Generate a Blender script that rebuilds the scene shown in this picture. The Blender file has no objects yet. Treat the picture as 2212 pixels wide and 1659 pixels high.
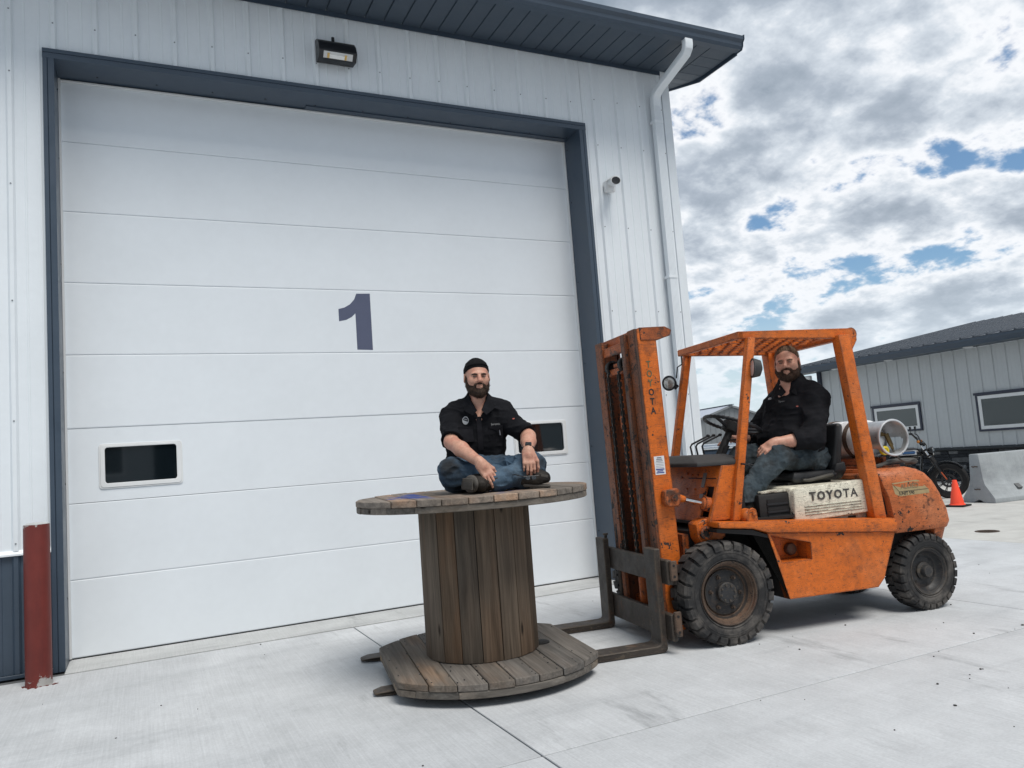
import bpy, bmesh, math, random
import numpy as np
from mathutils import Vector, Matrix, Euler
R = math.radians
scn = bpy.context.scene
COL = scn.collection
# ------------------------------------------------------------------ camera
CAM_H = 1.3558
def cam_axes(yaw, pitch, roll):
    fwd = Vector((math.sin(yaw)*math.cos(pitch), math.cos(yaw)*math.cos(pitch), math.sin(pitch)))
    right = Vector((math.cos(yaw), -math.sin(yaw), 0))
    up = right.cross(fwd)
    r = right*math.cos(roll) + up*math.sin(roll)
    u = -right*math.sin(roll) + up*math.cos(roll)
    return r, u, fwd
cr, cu, cf = cam_axes(0.451029, 0.0930426, -0.0741818)
cd = bpy.data.cameras.new('camera')
cd.sensor_width = 36; cd.lens = 36*1669.9/2212; cd.clip_start = .05; cd.clip_end = 3000
cam = bpy.data.objects.new('camera', cd); COL.objects.link(cam)
m = Matrix((cr, cu, -cf)).transposed().to_4x4(); m.translation = (0, 0, CAM_H)
cam.matrix_world = m
scn.camera = cam
# ------------------------------------------------------------------ world, sun, exposure
SUN_EL, SUN_AZ = R(61), R(170)         # azimuth from +Y towards +X: behind the camera, to the right
world = bpy.data.worlds.new('World'); scn.world = world; world.use_nodes = True
wt = world.node_tree; wt.nodes.clear()
def WN(t, **k):
    n = wt.nodes.new(t)
    for a, b in k.items(): setattr(n, a, b)
    return n
def WL(a, b): wt.links.new(a, b)
def wmath(op, a, b=None, c=None, clamp=False):
    n = WN('ShaderNodeMath', operation=op, use_clamp=clamp)
    for i, v in enumerate((a, b, c)):
        if v is None: continue
        if isinstance(v, (int, float)): n.inputs[i].default_value = v
        else: WL(v, n.inputs[i])
    return n.outputs[0]
sky = WN('ShaderNodeTexSky', sky_type='NISHITA', sun_disc=False)
sky.sun_elevation = SUN_EL; sky.sun_rotation = SUN_AZ; sky.altitude = 200; sky.air_density = 1.1; sky.dust_density = 1.2
tc = WN('ShaderNodeTexCoord')
sp = WN('ShaderNodeSeparateXYZ'); WL(tc.outputs['Generated'], sp.inputs[0])
zc = wmath('ADD', wmath('MAXIMUM', sp.outputs[2], 0.0), 0.36)
px = wmath('DIVIDE', sp.outputs[0], zc); py = wmath('DIVIDE', sp.outputs[1], zc)
cb = WN('ShaderNodeCombineXYZ'); WL(px, cb.inputs[0]); WL(py, cb.inputs[1]); cb.inputs[2].default_value = 3.7
def wnoise(scale, detail, rough, dist=0.0, off=(0, 0, 0)):
    mp = WN('ShaderNodeMapping'); mp.inputs['Location'].default_value = off; WL(cb.outputs[0], mp.inputs[0])
    n = WN('ShaderNodeTexNoise'); n.inputs['Scale'].default_value = scale; n.inputs['Detail'].default_value = detail
    n.inputs['Roughness'].default_value = rough; n.inputs['Distortion'].default_value = dist
    WL(mp.outputs[0], n.inputs['Vector']); return n.outputs[0]
SKY_O = (40.0, 7.0)
big = wnoise(0.95, 2, .5, 0.2, (7.3+SKY_O[0], 2.1+SKY_O[1], 0))
mid = wnoise(4.3, 6, .55, 0.1, (1.2+SKY_O[0], 9.4+SKY_O[1], 1))
fin = wnoise(11.0, 5, .6, 0.1, (4.1, 0.7, 2))
dens = wmath('ADD', wmath('MULTIPLY', big, 0.85), wmath('ADD', wmath('MULTIPLY', mid, 0.80), wmath('MULTIPLY', fin, 0.34)))
up_ = WN('ShaderNodeMapRange'); up_.interpolation_type = 'SMOOTHSTEP'; up_.inputs[1].default_value = 0.22; up_.inputs[2].default_value = 0.62; up_.inputs[3].default_value = -0.015; up_.inputs[4].default_value = 0.13; WL(sp.outputs[2], up_.inputs[0])
dens = wmath('ADD', dens, up_.outputs[0])      # the deck is thicker overhead
# dens about 0.94 on average; thin cloud is bright, thick cloud is grey
ramp = WN('ShaderNodeValToRGB')
cr_ = ramp.color_ramp
cov = WN('ShaderNodeMapRange'); cov.interpolation_type = 'SMOOTHSTEP'
cov.inputs[1].default_value = 0.795; cov.inputs[2].default_value = 0.885; WL(dens, cov.inputs[0])
thick = WN('ShaderNodeMapRange'); thick.inputs[1].default_value = 0.81; thick.inputs[2].default_value = 1.15; WL(dens, thick.inputs[0])
cr_.elements[0].position = 0.0; cr_.elements[0].color = (3.5, 3.95, 4.45, 1)
cr_.elements[1].position = 1.0; cr_.elements[1].color = (1.35, 1.65, 2.0, 1)
for pos, c in ((0.13, (4.9, 4.95, 5.05)), (0.25, (4.45, 4.6, 4.8)), (0.40, (3.3, 3.6, 3.95)), (0.62, (2.2, 2.5, 2.9))):
    e = cr_.elements.new(pos); e.color = (*c, 1)
WL(thick.outputs[0], ramp.inputs[0])
skyb = WN('ShaderNodeMix', data_type='RGBA', blend_type='MULTIPLY'); skyb.inputs[0].default_value = 1
WL(sky.outputs[0], skyb.inputs[6]); skyb.inputs[7].default_value = (0.45, 0.55, 0.61, 1)
mix = WN('ShaderNodeMix', data_type='RGBA'); WL(cov.outputs[0], mix.inputs[0]); WL(skyb.outputs[2], mix.inputs[6]); WL(ramp.outputs[0], mix.inputs[7])
# the air near the horizon washes the clouds out
hz = WN('ShaderNodeMapRange'); hz.interpolation_type = 'SMOOTHSTEP'; hz.inputs[1].default_value = 0.0; hz.inputs[2].default_value = 0.20
hz.inputs[3].default_value = 0.85; hz.inputs[4].default_value = 0.0; WL(sp.outputs[2], hz.inputs[0])
mix2 = WN('ShaderNodeMix', data_type='RGBA'); WL(hz.outputs[0], mix2.inputs[0]); WL(mix.outputs[2], mix2.inputs[6]); mix2.inputs[7].default_value = (3.7, 4.2, 4.6, 1)
bg = WN('ShaderNodeBackground'); bg.inputs[1].default_value = 0.1; WL(mix2.outputs[2], bg.inputs[0])
wo = WN('ShaderNodeOutputWorld'); WL(bg.outputs[0], wo.inputs[0])
sl = bpy.data.lights.new('sun', 'SUN'); sl.energy = 1.5; sl.angle = R(28); sl.color = (1, .95, .88)
sun = bpy.data.objects.new('sun', sl); COL.objects.link(sun)
sd = Vector((math.sin(SUN_AZ)*math.cos(SUN_EL), math.cos(SUN_AZ)*math.cos(SUN_EL), math.sin(SUN_EL)))
sun.rotation_euler = sd.to_track_quat('Z', 'Y').to_euler(); sun.location = sd*60
scn.view_settings.view_transform = 'Standard'; scn.view_settings.look = 'None'
scn.view_settings.gamma = 1; scn.view_settings.exposure = 1.04; scn.view_settings.use_curve_mapping = False
scn.cycles.max_bounces = 4; scn.cycles.diffuse_bounces = 3; scn.cycles.glossy_bounces = 3; scn.cycles.transmission_bounces = 3; scn.cycles.use_denoising = True

# ------------------------------------------------------------------ materials
MATS = {}
class NT:
    def __init__(s, name):
        s.m = bpy.data.materials.new(name); s.m.use_nodes = True; s.t = s.m.node_tree
        s.b = s.t.nodes['Principled BSDF']; s.tc = s.t.nodes.new('ShaderNodeTexCoord'); s.obj = s.tc.outputs['Object']; s._oi = None
    def n(s, t, **k):
        n = s.t.nodes.new(t)
        for a, b in k.items(): setattr(n, a, b)
        return n
    def l(s, a, b): s.t.links.new(a, b)
    def put(s, v, sock):
        if isinstance(v, (int, float)): sock.default_value = v
        elif isinstance(v, (tuple, list)): sock.default_value = (*v, 1) if len(v) == 3 and len(sock.default_value) == 4 else v
        else: s.l(v, sock)
    def rnd(s):
        if s._oi is None: s._oi = s.n('ShaderNodeObjectInfo')
        return s._oi.outputs['Random']
    def map(s, scale=(1, 1, 1), loc=(0, 0, 0), rnd=0.0, rot=(0, 0, 0)):
        mp = s.n('ShaderNodeMapping'); mp.inputs['Scale'].default_value = scale; mp.inputs['Rotation'].default_value = rot
        mp.inputs['Location'].default_value = loc
        v = s.obj
        if rnd:
            vm = s.n('ShaderNodeVectorMath', operation='ADD'); s.l(s.obj, vm.inputs[0])
            mu = s.n('ShaderNodeMath', operation='MULTIPLY'); s.l(s.rnd(), mu.inputs[0]); mu.inputs[1].default_value = rnd
            s.l(mu.outputs[0], vm.inputs[1]); v = vm.outputs[0]
        s.l(v, mp.inputs[0]); return mp.outputs[0]
    def noise(s, scale=5, detail=4, rough=.55, vec=None, dist=0):
        n = s.n('ShaderNodeTexNoise'); n.inputs['Scale'].default_value = scale; n.inputs['Detail'].default_value = detail
        n.inputs['Roughness'].default_value = rough; n.inputs['Distortion'].default_value = dist
        s.l(vec if vec is not None else s.obj, n.inputs['Vector']); return n.outputs[0]
    def voro(s, scale=5, vec=None, feature='F1'):
        n = s.n('ShaderNodeTexVoronoi', feature=feature); n.inputs['Scale'].default_value = scale
        s.l(vec if vec is not None else s.obj, n.inputs['Vector']); return n.outputs[0]
    def mr(s, v, a, b, c=0., d=1., smooth=True):
        n = s.n('ShaderNodeMapRange'); n.interpolation_type = 'SMOOTHSTEP' if smooth else 'LINEAR'
        for i, x in zip((1, 2, 3, 4), (a, b, c, d)): n.inputs[i].default_value = x
        s.put(v, n.inputs[0]); return n.outputs[0]
    def math(s, op, a, b=0.0, clamp=False):
        n = s.n('ShaderNodeMath', operation=op, use_clamp=clamp); s.put(a, n.inputs[0]); s.put(b, n.inputs[1]); return n.outputs[0]
    def mix(s, f, a, b, blend='MIX'):
        n = s.n('ShaderNodeMix', data_type='RGBA', blend_type=blend); s.put(f, n.inputs[0]); s.put(a, n.inputs[6]); s.put(b, n.inputs[7]); return n.outputs[2]
    def hsv(s, c, h=.5, sa=1., v=1.):
        n = s.n('ShaderNodeHueSaturation'); s.put(h, n.inputs[0]); s.put(sa, n.inputs[1]); s.put(v, n.inputs[2]); s.put(c, n.inputs[4]); return n.outputs[0]
    def bump(s, hgt, strength=.3, dist=.01):
        n = s.n('ShaderNodeBump'); n.inputs['Strength'].default_value = strength; n.inputs['Distance'].default_value = dist
        s.put(hgt, n.inputs['Height']); s.l(n.outputs[0], s.b.inputs['Normal'])
    def fin(s, col=None, rough=None, metal=None, spec=None):
        if col is not None: s.put(col, s.b.inputs['Base Color'])
        if rough is not None: s.put(rough, s.b.inputs['Roughness'])
        if metal is not None: s.put(metal, s.b.inputs['Metallic'])
        if spec is not None: s.put(spec, s.b.inputs['Specular IOR Level'])
        return s.m
def pbr(name, col, rough=.5, metal=0., var=.12, vs=4., bump=0., bs=80., spec=.5, rv=.1):
    """plain surface with soft mottling and fine relief"""
    t = NT(name)
    a = t.noise(vs, 5, .6); b = t.noise(vs*9, 3, .5)
    f = t.math('ADD', t.math('MULTIPLY', a, .7), t.math('MULTIPLY', b, .3))
    c = t.hsv(col, v=t.mr(f, .3, .7, 1-var, 1+var, False))
    if bump: t.bump(t.noise(bs, 3, .6), bump, .004)
    return t.fin(c, t.mr(a, .3, .7, max(0.02, rough-rv), min(1, rough+rv), False), metal, spec)
def worn(name, paint, wear=.5, dirt=.3, rough=.45, rust=(.09, .035, .018), under=(.03, .026, .024), stretch=(1, 1, 1), grease=(.02, .017, .015), fade=(.60, .22, .085)):
    """old paint: faded patches, scratches, chips down to dark metal, rust and grease"""
    t = NT(name)
    v0 = t.map((1, 1, 1), rnd=13.0)
    vs = t.map(stretch, rnd=7.0)
    fadef = t.mr(t.noise(3.2, 5, .6, v0), .48, .72, 0, .34)
    c = t.mix(fadef, paint, fade)
    c = t.hsv(c, v=t.mr(t.noise(22, 4, .6, v0), .3, .7, .82, 1.12, False))
    stain = t.math('MULTIPLY', t.mr(t.noise(2.1, 4, .65, vs), .5, .75, 0, 1), dirt)
    c = t.mix(stain, c, grease)
    rustf = t.math('MULTIPLY', t.mr(t.noise(7, 5, .68, v0), .56, .66), min(1., wear*1.2))
    c = t.mix(rustf, c, rust)
    chips = t.mr(t.noise(34, 4, .7, t.map((1, 1, 1), rnd=31.)), .69-.07*wear, .71-.07*wear)
    big = t.mr(t.noise(6.5, 5, .72, t.map((1, 1, 1), rnd=57.)), .675-.06*wear, .685-.06*wear)
    # scratches: thin, roughly horizontal or vertical
    sc1 = t.mr(t.noise(9, 3, .7, t.map((2.2, 2.2, 46), rnd=3.)), .615-.02*wear, .635-.02*wear)
    sc2 = t.mr(t.noise(9, 3, .7, t.map((34, 34, 2.2), rnd=5.)), .655-.03*wear, .675-.03*wear)
    ch = t.math('MAXIMUM', t.math('MAXIMUM', chips, big), t.math('MAXIMUM', sc1, sc2))
    # paint rubbed off along the edges
    bv = t.n('ShaderNodeBevel', samples=3); bv.inputs[0].default_value = .02
    ge = t.n('ShaderNodeNewGeometry'); dt = t.n('ShaderNodeVectorMath', operation='DOT_PRODUCT'); t.l(bv.outputs[0], dt.inputs[0]); t.l(ge.outputs['Normal'], dt.inputs[1])
    edge = t.mr(dt.outputs['Value'], .99, .82, 0, .40)
    ch = t.math('MAXIMUM', ch, t.mr(t.math('ADD', t.noise(14, 5, .7, v0), t.math('MULTIPLY', edge, .55+.45*wear)), .70, .73))
    c = t.mix(ch, c, under)
    r = t.math('ADD', t.mr(t.noise(12, 4, .6, v0), .3, .7, rough-.08, rough+.14, False), t.math('MULTIPLY', ch, .25))
    t.bump(t.math('SUBTRACT', t.math('MULTIPLY', t.noise(60, 3, .6), .25), t.math('MULTIPLY', ch, .8)), .35, .002)
    return t.fin(c, r, 0, .4)
def wood(name, base=(.115, .085, .062), grey=(.105, .098, .09), warm=(.19, .10, .052), axis=2, wear=.5, val=1.0):
    """weathered plank: grain along the given object axis, each plank its own tone"""
    t = NT(name)
    sc = [26, 26, 26]; sc[axis] = 1.3
    v = t.map(tuple(sc), rnd=41.)
    g1 = t.noise(1.0, 6, .62, v, .6)
    sc2 = [90, 90, 90]; sc2[axis] = 2.2
    g2 = t.noise(1.0, 4, .6, t.map(tuple(sc2), rnd=17.), .3)
    sc3 = [5, 5, 5]; sc3[axis] = 1.2
    blot = t.noise(1.0, 4, .6, t.map(tuple(sc3), rnd=23.))
    rr = t.rnd()
    c = t.mix(t.mr(rr, 0, 1, 0, 1, False), grey, base)
    c = t.mix(t.math('MULTIPLY', t.mr(blot, .46, .68), t.mr(rr, .25, .95, .15, .95)), c, warm)
    c = t.hsv(c, v=t.math('MULTIPLY', t.mr(g1, .25, .75, .52*val, 1.42*val, False), t.mr(g2, .3, .7, .8, 1.2, False)))
    kv = [7., 7., 7.]; kv[axis] = 2.2
    knot = t.mr(t.voro(1.0, t.map(tuple(kv), rnd=61.)), .05, .13, 1, 0)
    c = t.mix(knot, c, (.022, .016, .012))
    c = t.hsv(c, v=t.math('ADD', .80, t.math('MULTIPLY', t.math('FRACT', t.math('MULTIPLY', rr, 7.31)), .38)))
    t.bump(t.math('ADD', t.math('MULTIPLY', g1, 1.0), t.math('MULTIPLY', g2, .5)), .55, .004)
    return t.fin(c, .82, 0, .25)
def concrete(name, col, dark, joints=False, rnd=9., warm=None):
    t = NT(name)
    v = t.map((1, 1, 1), rnd=rnd)
    a = t.noise(.55, 7, .62, v); b = t.noise(3.2, 6, .65, v); c3 = t.noise(70, 3, .7, v)
    st = t.noise(1.1, 6, .62, t.map((.6, 3.4, 1), rnd=rnd, rot=(0, 0, .35)))
    c = t.mix(t.mr(a, .42, .68, 0, .62), col, dark)
    c = t.mix(t.math('MULTIPLY', t.mr(st, .52, .7), .75), c, dark)
    # tyre scuffs and damp smears
    sc = t.noise(.9, 7, .7, t.map((3.2, .7, 1), loc=(3, 1, 0), rnd=rnd, rot=(0, 0, -.9)))
    c = t.mix(t.math('MULTIPLY', t.mr(sc, .57, .72), .7), c, tuple(x*.62 for x in dark))
    br = t.noise(1.0, 3, .6, t.map((150, 2.5, 1), rnd=rnd))       # broom finish
    c = t.hsv(c, v=t.math('MULTIPLY', t.mr(b, .3, .7, .90, 1.08, False), t.math('MULTIPLY', t.mr(c3, .3, .7, .93, 1.07, False), t.mr(br, .3, .7, .93, 1.06, False))))
    spot = t.mr(t.noise(26, 4, .7, v), .70, .76); c = t.mix(t.math('MULTIPLY', spot, .5), c, (.10, .10, .10))
    c = t.hsv(c, v=t.math('ADD', .95, t.math('MULTIPLY', t.rnd(), .09)))
    t.bump(t.math('ADD', t.math('MULTIPLY', c3, .6), t.math('MULTIPLY', br, .7)), .25, .003)
    return t.fin(c, t.mr(b, .3, .7, .72, .9, False), 0, .3)

# ------------------------------------------------------------------ mesh builder
class MB:
    def __init__(s): s.bm = bmesh.new()
    def add(s, vs, fs):
        bv = [s.bm.verts.new(v) for v in vs]
        for f in fs:
            try: s.bm.faces.new([bv[i] for i in f])
            except ValueError: pass
        return s
    def box(s, c, sz, rot=None):
        c = Vector(c); h = Vector(sz)*.5
        vs = [Vector((x*h.x, y*h.y, z*h.z)) for x in (-1, 1) for y in (-1, 1) for z in (-1, 1)]
        if rot is not None:
            M_ = rot if isinstance(rot, Matrix) else Euler(rot).to_matrix()
            vs = [M_ @ v for v in vs]
        return s.add([v+c for v in vs], [(0, 1, 3, 2), (4, 6, 7, 5), (0, 4, 5, 1), (2, 3, 7, 6), (0, 2, 6, 4), (1, 5, 7, 3)])
    def bx(s, x0, x1, y0, y1, z0, z1): return s.box(((x0+x1)/2, (y0+y1)/2, (z0+z1)/2), (abs(x1-x0), abs(y1-y0), abs(z1-z0)))
    @staticmethod
    def ax(axis, a, b, d): return {'x': (d, a, b), 'y': (a, d, b), 'z': (a, b, d)}[axis]
    def prism(s, pts, axis, d0, d1):
        n = len(pts)
        vs = [s.ax(axis, a, b, d0) for a, b in pts]+[s.ax(axis, a, b, d1) for a, b in pts]
        return s.add(vs, [tuple(range(n)), tuple(range(2*n-1, n-1, -1))]+[(i, (i+1) % n, n+(i+1) % n, n+i) for i in range(n)])
    def plate(s, polys, axis, d0, d1):
        """faces that share corners, given thickness: a plate with holes"""
        key = {}; vs = []
        def vid(p):
            k = (round(p[0], 4), round(p[1], 4))
            if k not in key: key[k] = len(vs); vs.append(p)
            return key[k]
        fs = [[vid(p) for p in poly] for poly in polys]; n = len(vs); ed = {}
        for f in fs:
            for i in range(len(f)):
                a, b = f[i], f[(i+1) % len(f)]; ed[(a, b)] = 1
        side = [(a, b, b+n, a+n) for (a, b) in ed if (b, a) not in ed]
        allv = [s.ax(axis, a, b, d0) for a, b in vs]+[s.ax(axis, a, b, d1) for a, b in vs]
        return s.add(allv, [tuple(f) for f in fs]+[tuple(i+n for i in reversed(f)) for f in fs]+side)
    def rings(s, rs, cap=True, close=False):
        n = len(rs[0]); vs = [v for r in rs for v in r]; fs = []
        m_ = len(rs)
        for i in range(m_ if close else m_-1):
            j = (i+1) % m_
            for k in range(n):
                fs.append((i*n+k, i*n+(k+1) % n, j*n+(k+1) % n, j*n+k))
        if cap and not close:
            fs.append(tuple(range(n-1, -1, -1))); fs.append(tuple(range((m_-1)*n, m_*n)))
        return s.add(vs, fs)
    @staticmethod
    def frame(d):
        d = Vector(d).normalized(); a = Vector((0, 0, 1)) if abs(d.z) < .9 else Vector((1, 0, 0))
        u = d.cross(a).normalized(); return u, u.cross(d).normalized() * -1, d
    def cyl(s, p0, p1, r0, r1=None, n=16):
        r1 = r0 if r1 is None else r1; p0 = Vector(p0); p1 = Vector(p1); u, v, d = s.frame(p1-p0)
        return s.rings([[p+(u*math.cos(2*math.pi*k/n)+v*math.sin(2*math.pi*k/n))*r for k in range(n)] for p, r in ((p0, r0), (p1, r1))])
    def lathe(s, prof, c, axis, n=24, closed=False):
        c = Vector(c); u, v, d = s.frame(axis)
        return s.rings([[c+d*h_+(u*math.cos(2*math.pi*k/n)+v*math.sin(2*math.pi*k/n))*max(r, 1e-4) for k in range(n)] for r, h_ in prof], cap=not closed, close=closed)
    def tube(s, pts, r, n=8, closed=False):
        P = [Vector(p) for p in pts]; m_ = len(P); rs = []; u = None
        rad = r if isinstance(r, (list, tuple)) else [r]*m_
        for i in range(m_):
            if closed: d = (P[(i+1) % m_]-P[i-1])
            else: d = P[min(i+1, m_-1)]-P[max(i-1, 0)]
            d.normalize()
            if u is None: u = s.frame(d)[0]
            u = (u-d*u.dot(d)).normalized(); v = d.cross(u)
            rs.append([P[i]+(u*math.cos(2*math.pi*k/n)+v*math.sin(2*math.pi*k/n))*rad[i] for k in range(n)])
        return s.rings(rs, cap=not closed, close=closed)
    def ball(s, c, r, n=12, m_=8, rot=None):
        r = (r, r, r) if isinstance(r, (int, float)) else r; c = Vector(c); rs = []
        M_ = Euler(rot).to_matrix() if rot is not None else Matrix.Identity(3)
        for i in range(m_+1):
            t = math.pi*i/m_; q = max(math.sin(t), 1e-3)
            rs.append([c+M_ @ Vector((r[0]*q*math.cos(2*math.pi*k/n), r[1]*q*math.sin(2*math.pi*k/n), r[2]*math.cos(t))) for k in range(n)])
        return s.rings(rs)
    def mesh(s, name, bev=0., seg=1, ang=35, smooth=True, bang=25):
        bm = s.bm
        bmesh.ops.recalc_face_normals(bm, faces=bm.faces)
        if bev:
            es = [e for e in bm.edges if len(e.link_faces) == 2 and e.calc_face_angle(0) > R(bang)]
            if es: bmesh.ops.bevel(bm, geom=es, offset=bev, segments=seg, profile=.5, affect='EDGES', clamp_overlap=True)
        if smooth:
            for f in bm.faces: f.smooth = True
            for e in bm.edges:
                if len(e.link_faces) == 2 and e.calc_face_angle(0) > R(ang): e.smooth = False
        me = bpy.data.meshes.new(name); bm.to_mesh(me); bm.free(); return me
    def done(s, name, mat, parent=None, bev=0., seg=1, ang=35, smooth=True, loc=None, rot=None):
        return put(s.mesh(name, bev, seg, ang, smooth), name, mat, parent, loc, rot)
def put(me, name, mat, parent=None, loc=None, rot=None):
    o = bpy.data.objects.new(name, me); COL.objects.link(o)
    if mat is not None and not me.materials: me.materials.append(mat)
    if parent is not None: o.parent = parent
    if loc is not None: o.location = loc
    if rot is not None: o.rotation_euler = rot
    return o
def tag(o, label, cat, group=None):
    o['label'] = label; o['category'] = cat
    if group: o['group'] = group
    return o
def thing(name, label, cat, loc=(0, 0, 0), rz=0., group=None):
    o = bpy.data.objects.new(name, None); COL.objects.link(o); o.empty_display_size = .1
    o.location = loc; o.rotation_euler = (0, 0, rz); return tag(o, label, cat, group)
def text(name, body, mat, parent, loc, rot, size, ext=.0006, align='CENTER', spacing=1.0, bold=0., line=1.0, xs=1.0):
    """lettering as a real thin mesh"""
    c = bpy.data.curves.new(name, 'FONT'); c.body = body; c.size = size; c.extrude = ext; c.offset = bold
    c.align_x = align; c.align_y = 'CENTER'; c.space_character = spacing; c.space_line = line; c.resolution_u = 2
    o = bpy.data.objects.new(name, c); COL.objects.link(o)
    dg = bpy.context.evaluated_depsgraph_get(); me = bpy.data.meshes.new_from_object(o.evaluated_get(dg)); bpy.data.objects.remove(o)
    me.name = name; me.materials.clear()
    if xs != 1.0: me.transform(Matrix.Diagonal((xs, 1, 1, 1)))
    return put(me, name, mat, parent, loc, rot)
def rrect(x0, x1, z0, z1, r, n=5):
    out = []
    for cx, cz, a0 in ((x1-r, z1-r, 0), (x0+r, z1-r, 90), (x0+r, z0+r, 180), (x1-r, z0+r, 270)):
        for k in range(n+1):
            a = R(a0+90*k/n); out.append((cx+r*math.cos(a), cz+r*math.sin(a)))
    return out
def ringplate(mb, outer, inner, axis, d0, d1):
    n = len(outer)
    mb.plate([[outer[i], outer[(i+1) % n], inner[(i+1) % n], inner[i]] for i in range(n)], axis, d0, d1); return mb
# ------------------------------------------------------------------ materials of the place
WHITE = pbr('white_steel', (.74, .79, .83), .42, 0, .035, 2.2, .05, 160, .5, .06)
DOORW = pbr('door_white', (.75, .80, .845), .55, 0, .03, 1.6, .12, 260, .4, .06)
FRAMEW = pbr('window_frame_white', (.74, .76, .77), .4, 0, .03, 5, 0)
SLATE = pbr('slate_trim', (.046, .068, .098), .38, 0, .10, 3, .05, 120)
SOFFIT = pbr('slate_soffit', (.052, .073, .10), .5, 0, .08, 3, .03, 90)
BLACKP = pbr('black_paint', (.012, .013, .016), .4, 0, .2, 6, .05, 90)
RUBBER = pbr('rubber', (.018, .018, .019), .78, 0, .3, 9, .2, 90, .3)
SCREW = pbr('screw_head', (.24, .26, .28), .4, .5, .1, 50)
CONC = concrete('concrete', (.525, .545, .565), (.44, .46, .48))
CONCW = concrete('concrete_warm', (.52, .52, .50), (.44, .435, .42))  # warmer concrete tone for the right-hand slabs and the far ground
BARR = concrete('barrier_concrete', (.37, .40, .42), (.23, .25, .265))
SILLC = concrete('sill_concrete', (.47, .485, .49), (.36, .375, .38))
JOINT = pbr('joint_dirt', (.13, .135, .14), .95, 0, .2, 6)
def glass_dark(name, col=(.012, .018, .022), rough=.04):
    t = NT(name); return t.fin(col, rough, 0, .9)
PANE = glass_dark('dark_pane', (.006, .010, .013), .04)
CHROME = pbr('chrome', (.72, .73, .74), .14, 1., .08, 12, 0, 50, .5, .06)
def struct(o): o['kind'] = 'structure'; return o
# ------------------------------------------------------------------ ground
gr = struct(MB().add([(-700, -700, -.02), (900, -700, -.02), (900, 900, -.02), (-700, 900, -.02)], [(0, 1, 2, 3)]).done('ground', CONCW))
base = MB().add([(-10.4, -7.2, -.016), (24.7, -7.2, -.016), (24.7, 24.2, -.016), (-10.4, 24.2, -.016)], [(0, 1, 2, 3)]).done('joint_bed', JOINT, gr)
def slab(x0, x1, y0, y1, mat, gap=.005):
    cx, cy = (x0+x1)/2, (y0+y1)/2
    mb = MB(); mb.bx(x0-cx+gap, x1-cx-gap, y0-cy+gap, y1-cy-gap, -.0145, 0)
    return mb.done('concrete_slab', mat, gr, bev=.003, loc=(cx, cy, 0))
XS = [-10.5, -6.48, -2.44, 1.6, 5.64]; YS = [-7.3, -3.8, -.25, 3.27, 6.76]
for i in range(len(XS)-1):
    for j in range(len(YS)-1): slab(XS[i], XS[i+1], YS[j], YS[j+1], CONC)
XR = [5.64, 8.66, 12.7, 16.75, 20.8, 24.8]; YR = [-3.8, -.25, 3.27, 6.76, 10.3, 13.8, 17.3, 20.8, 24.3]
for i in range(len(XR)-1):
    for j in range(len(YR)-1):
        if XR[i] > 17 and YR[j] > 20: continue
        slab(XR[i], XR[i+1], YR[j], YR[j+1], CONC if i == 0 else CONCW)
MB().bx(-.555, 4.37, 6.768, 7.36, -.0145, .008).done('door_sill', SILLC, gr, bev=.004)
# ------------------------------------------------------------------ main building
YW = 6.92; DY = 7.249; XC = 5.635; ZS = 5.67; XL = -5.2
bld = thing('metal_building', 'white ribbed metal workshop building with slate blue trim and a large roll-up door', 'building', (0, YW, 0))
RIB0, RIBD = -.8635, .3036
def siding(x0, x1, z0, z1, mat, par, name='wall_panel', yb=0., rib0=RIB0, ribd=RIBD):
    pstart = rib0-ribd/2; k = math.floor((x0-pstart)/(3*ribd)+1e-6)
    while pstart+3*ribd*k < x1-1e-4:
        a = max(x0, pstart+3*ribd*k); b = min(x1, pstart+3*ribd*(k+1)); k += 1
        if b-a < .02: continue
        pts = []
        j0 = math.floor((a-rib0)/ribd)-1
        for j in range(j0, j0+7):
            xr = rib0+ribd*j
            pts += [(xr-.030, 0), (xr-.014, .022), (xr+.014, .022), (xr+.030, 0)]
            for q in (.33, .67):
                xm = xr+ribd*q; pts += [(xm-.010, 0), (xm-.004, .0035), (xm+.004, .0035), (xm+.010, 0)]
        pts = sorted(p for p in pts)
        xs = [p[0] for p in pts]; hs = [p[1] for p in pts]
        row = [(a, float(np.interp(a, xs, hs)))]+[p for p in pts if a < p[0] < b]+[(b, float(np.interp(b, xs, hs)))]
        poly = [(x, yb-hh) for x, hh in row]+[(b, yb+.02), (a, yb+.02)]
        MB().prism(poly, 'z', z0, z1).done(name, mat, par, ang=20)
siding(XL, -.635, .925, ZS, WHITE, bld); siding(-.635, 4.445, 4.905, ZS, WHITE, bld); siding(4.445, XC-.05, .925, ZS, WHITE, bld)
siding(XL, -.635, 0.03, .89, SLATE, bld, 'wainscot_panel', .002); siding(4.445, XC-.05, .03, .89, SLATE, bld, 'wainscot_panel', .002)
for a, b in ((XL, -.636), (4.446, XC-.05)):
    MB().prism([(-.030, .892), (-.030, .905), (-.012, .93), (.01, .93), (.01, .892)], 'x', a, b).done('wainscot_trim', WHITE, bld)
    MB().bx(a, b, -.022, .012, -.0, .028).done('base_trim', SLATE, bld, bev=.003)
sc = MB()
for j in range(-12, 22):
    xr = RIB0+RIBD*j
    zs = [5.13+.006*math.sin(j*9)] if -.6 < xr < 4.4 else [.98, 1.9, 2.83, 3.76, 4.68, 5.2]
    for z in zs: sc.cyl((xr, -.0215, z), (xr, -.0275, z), .0065, .005, 8)
o = sc.done('screws', SCREW, bld); o['kind'] = 'stuff'
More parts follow.
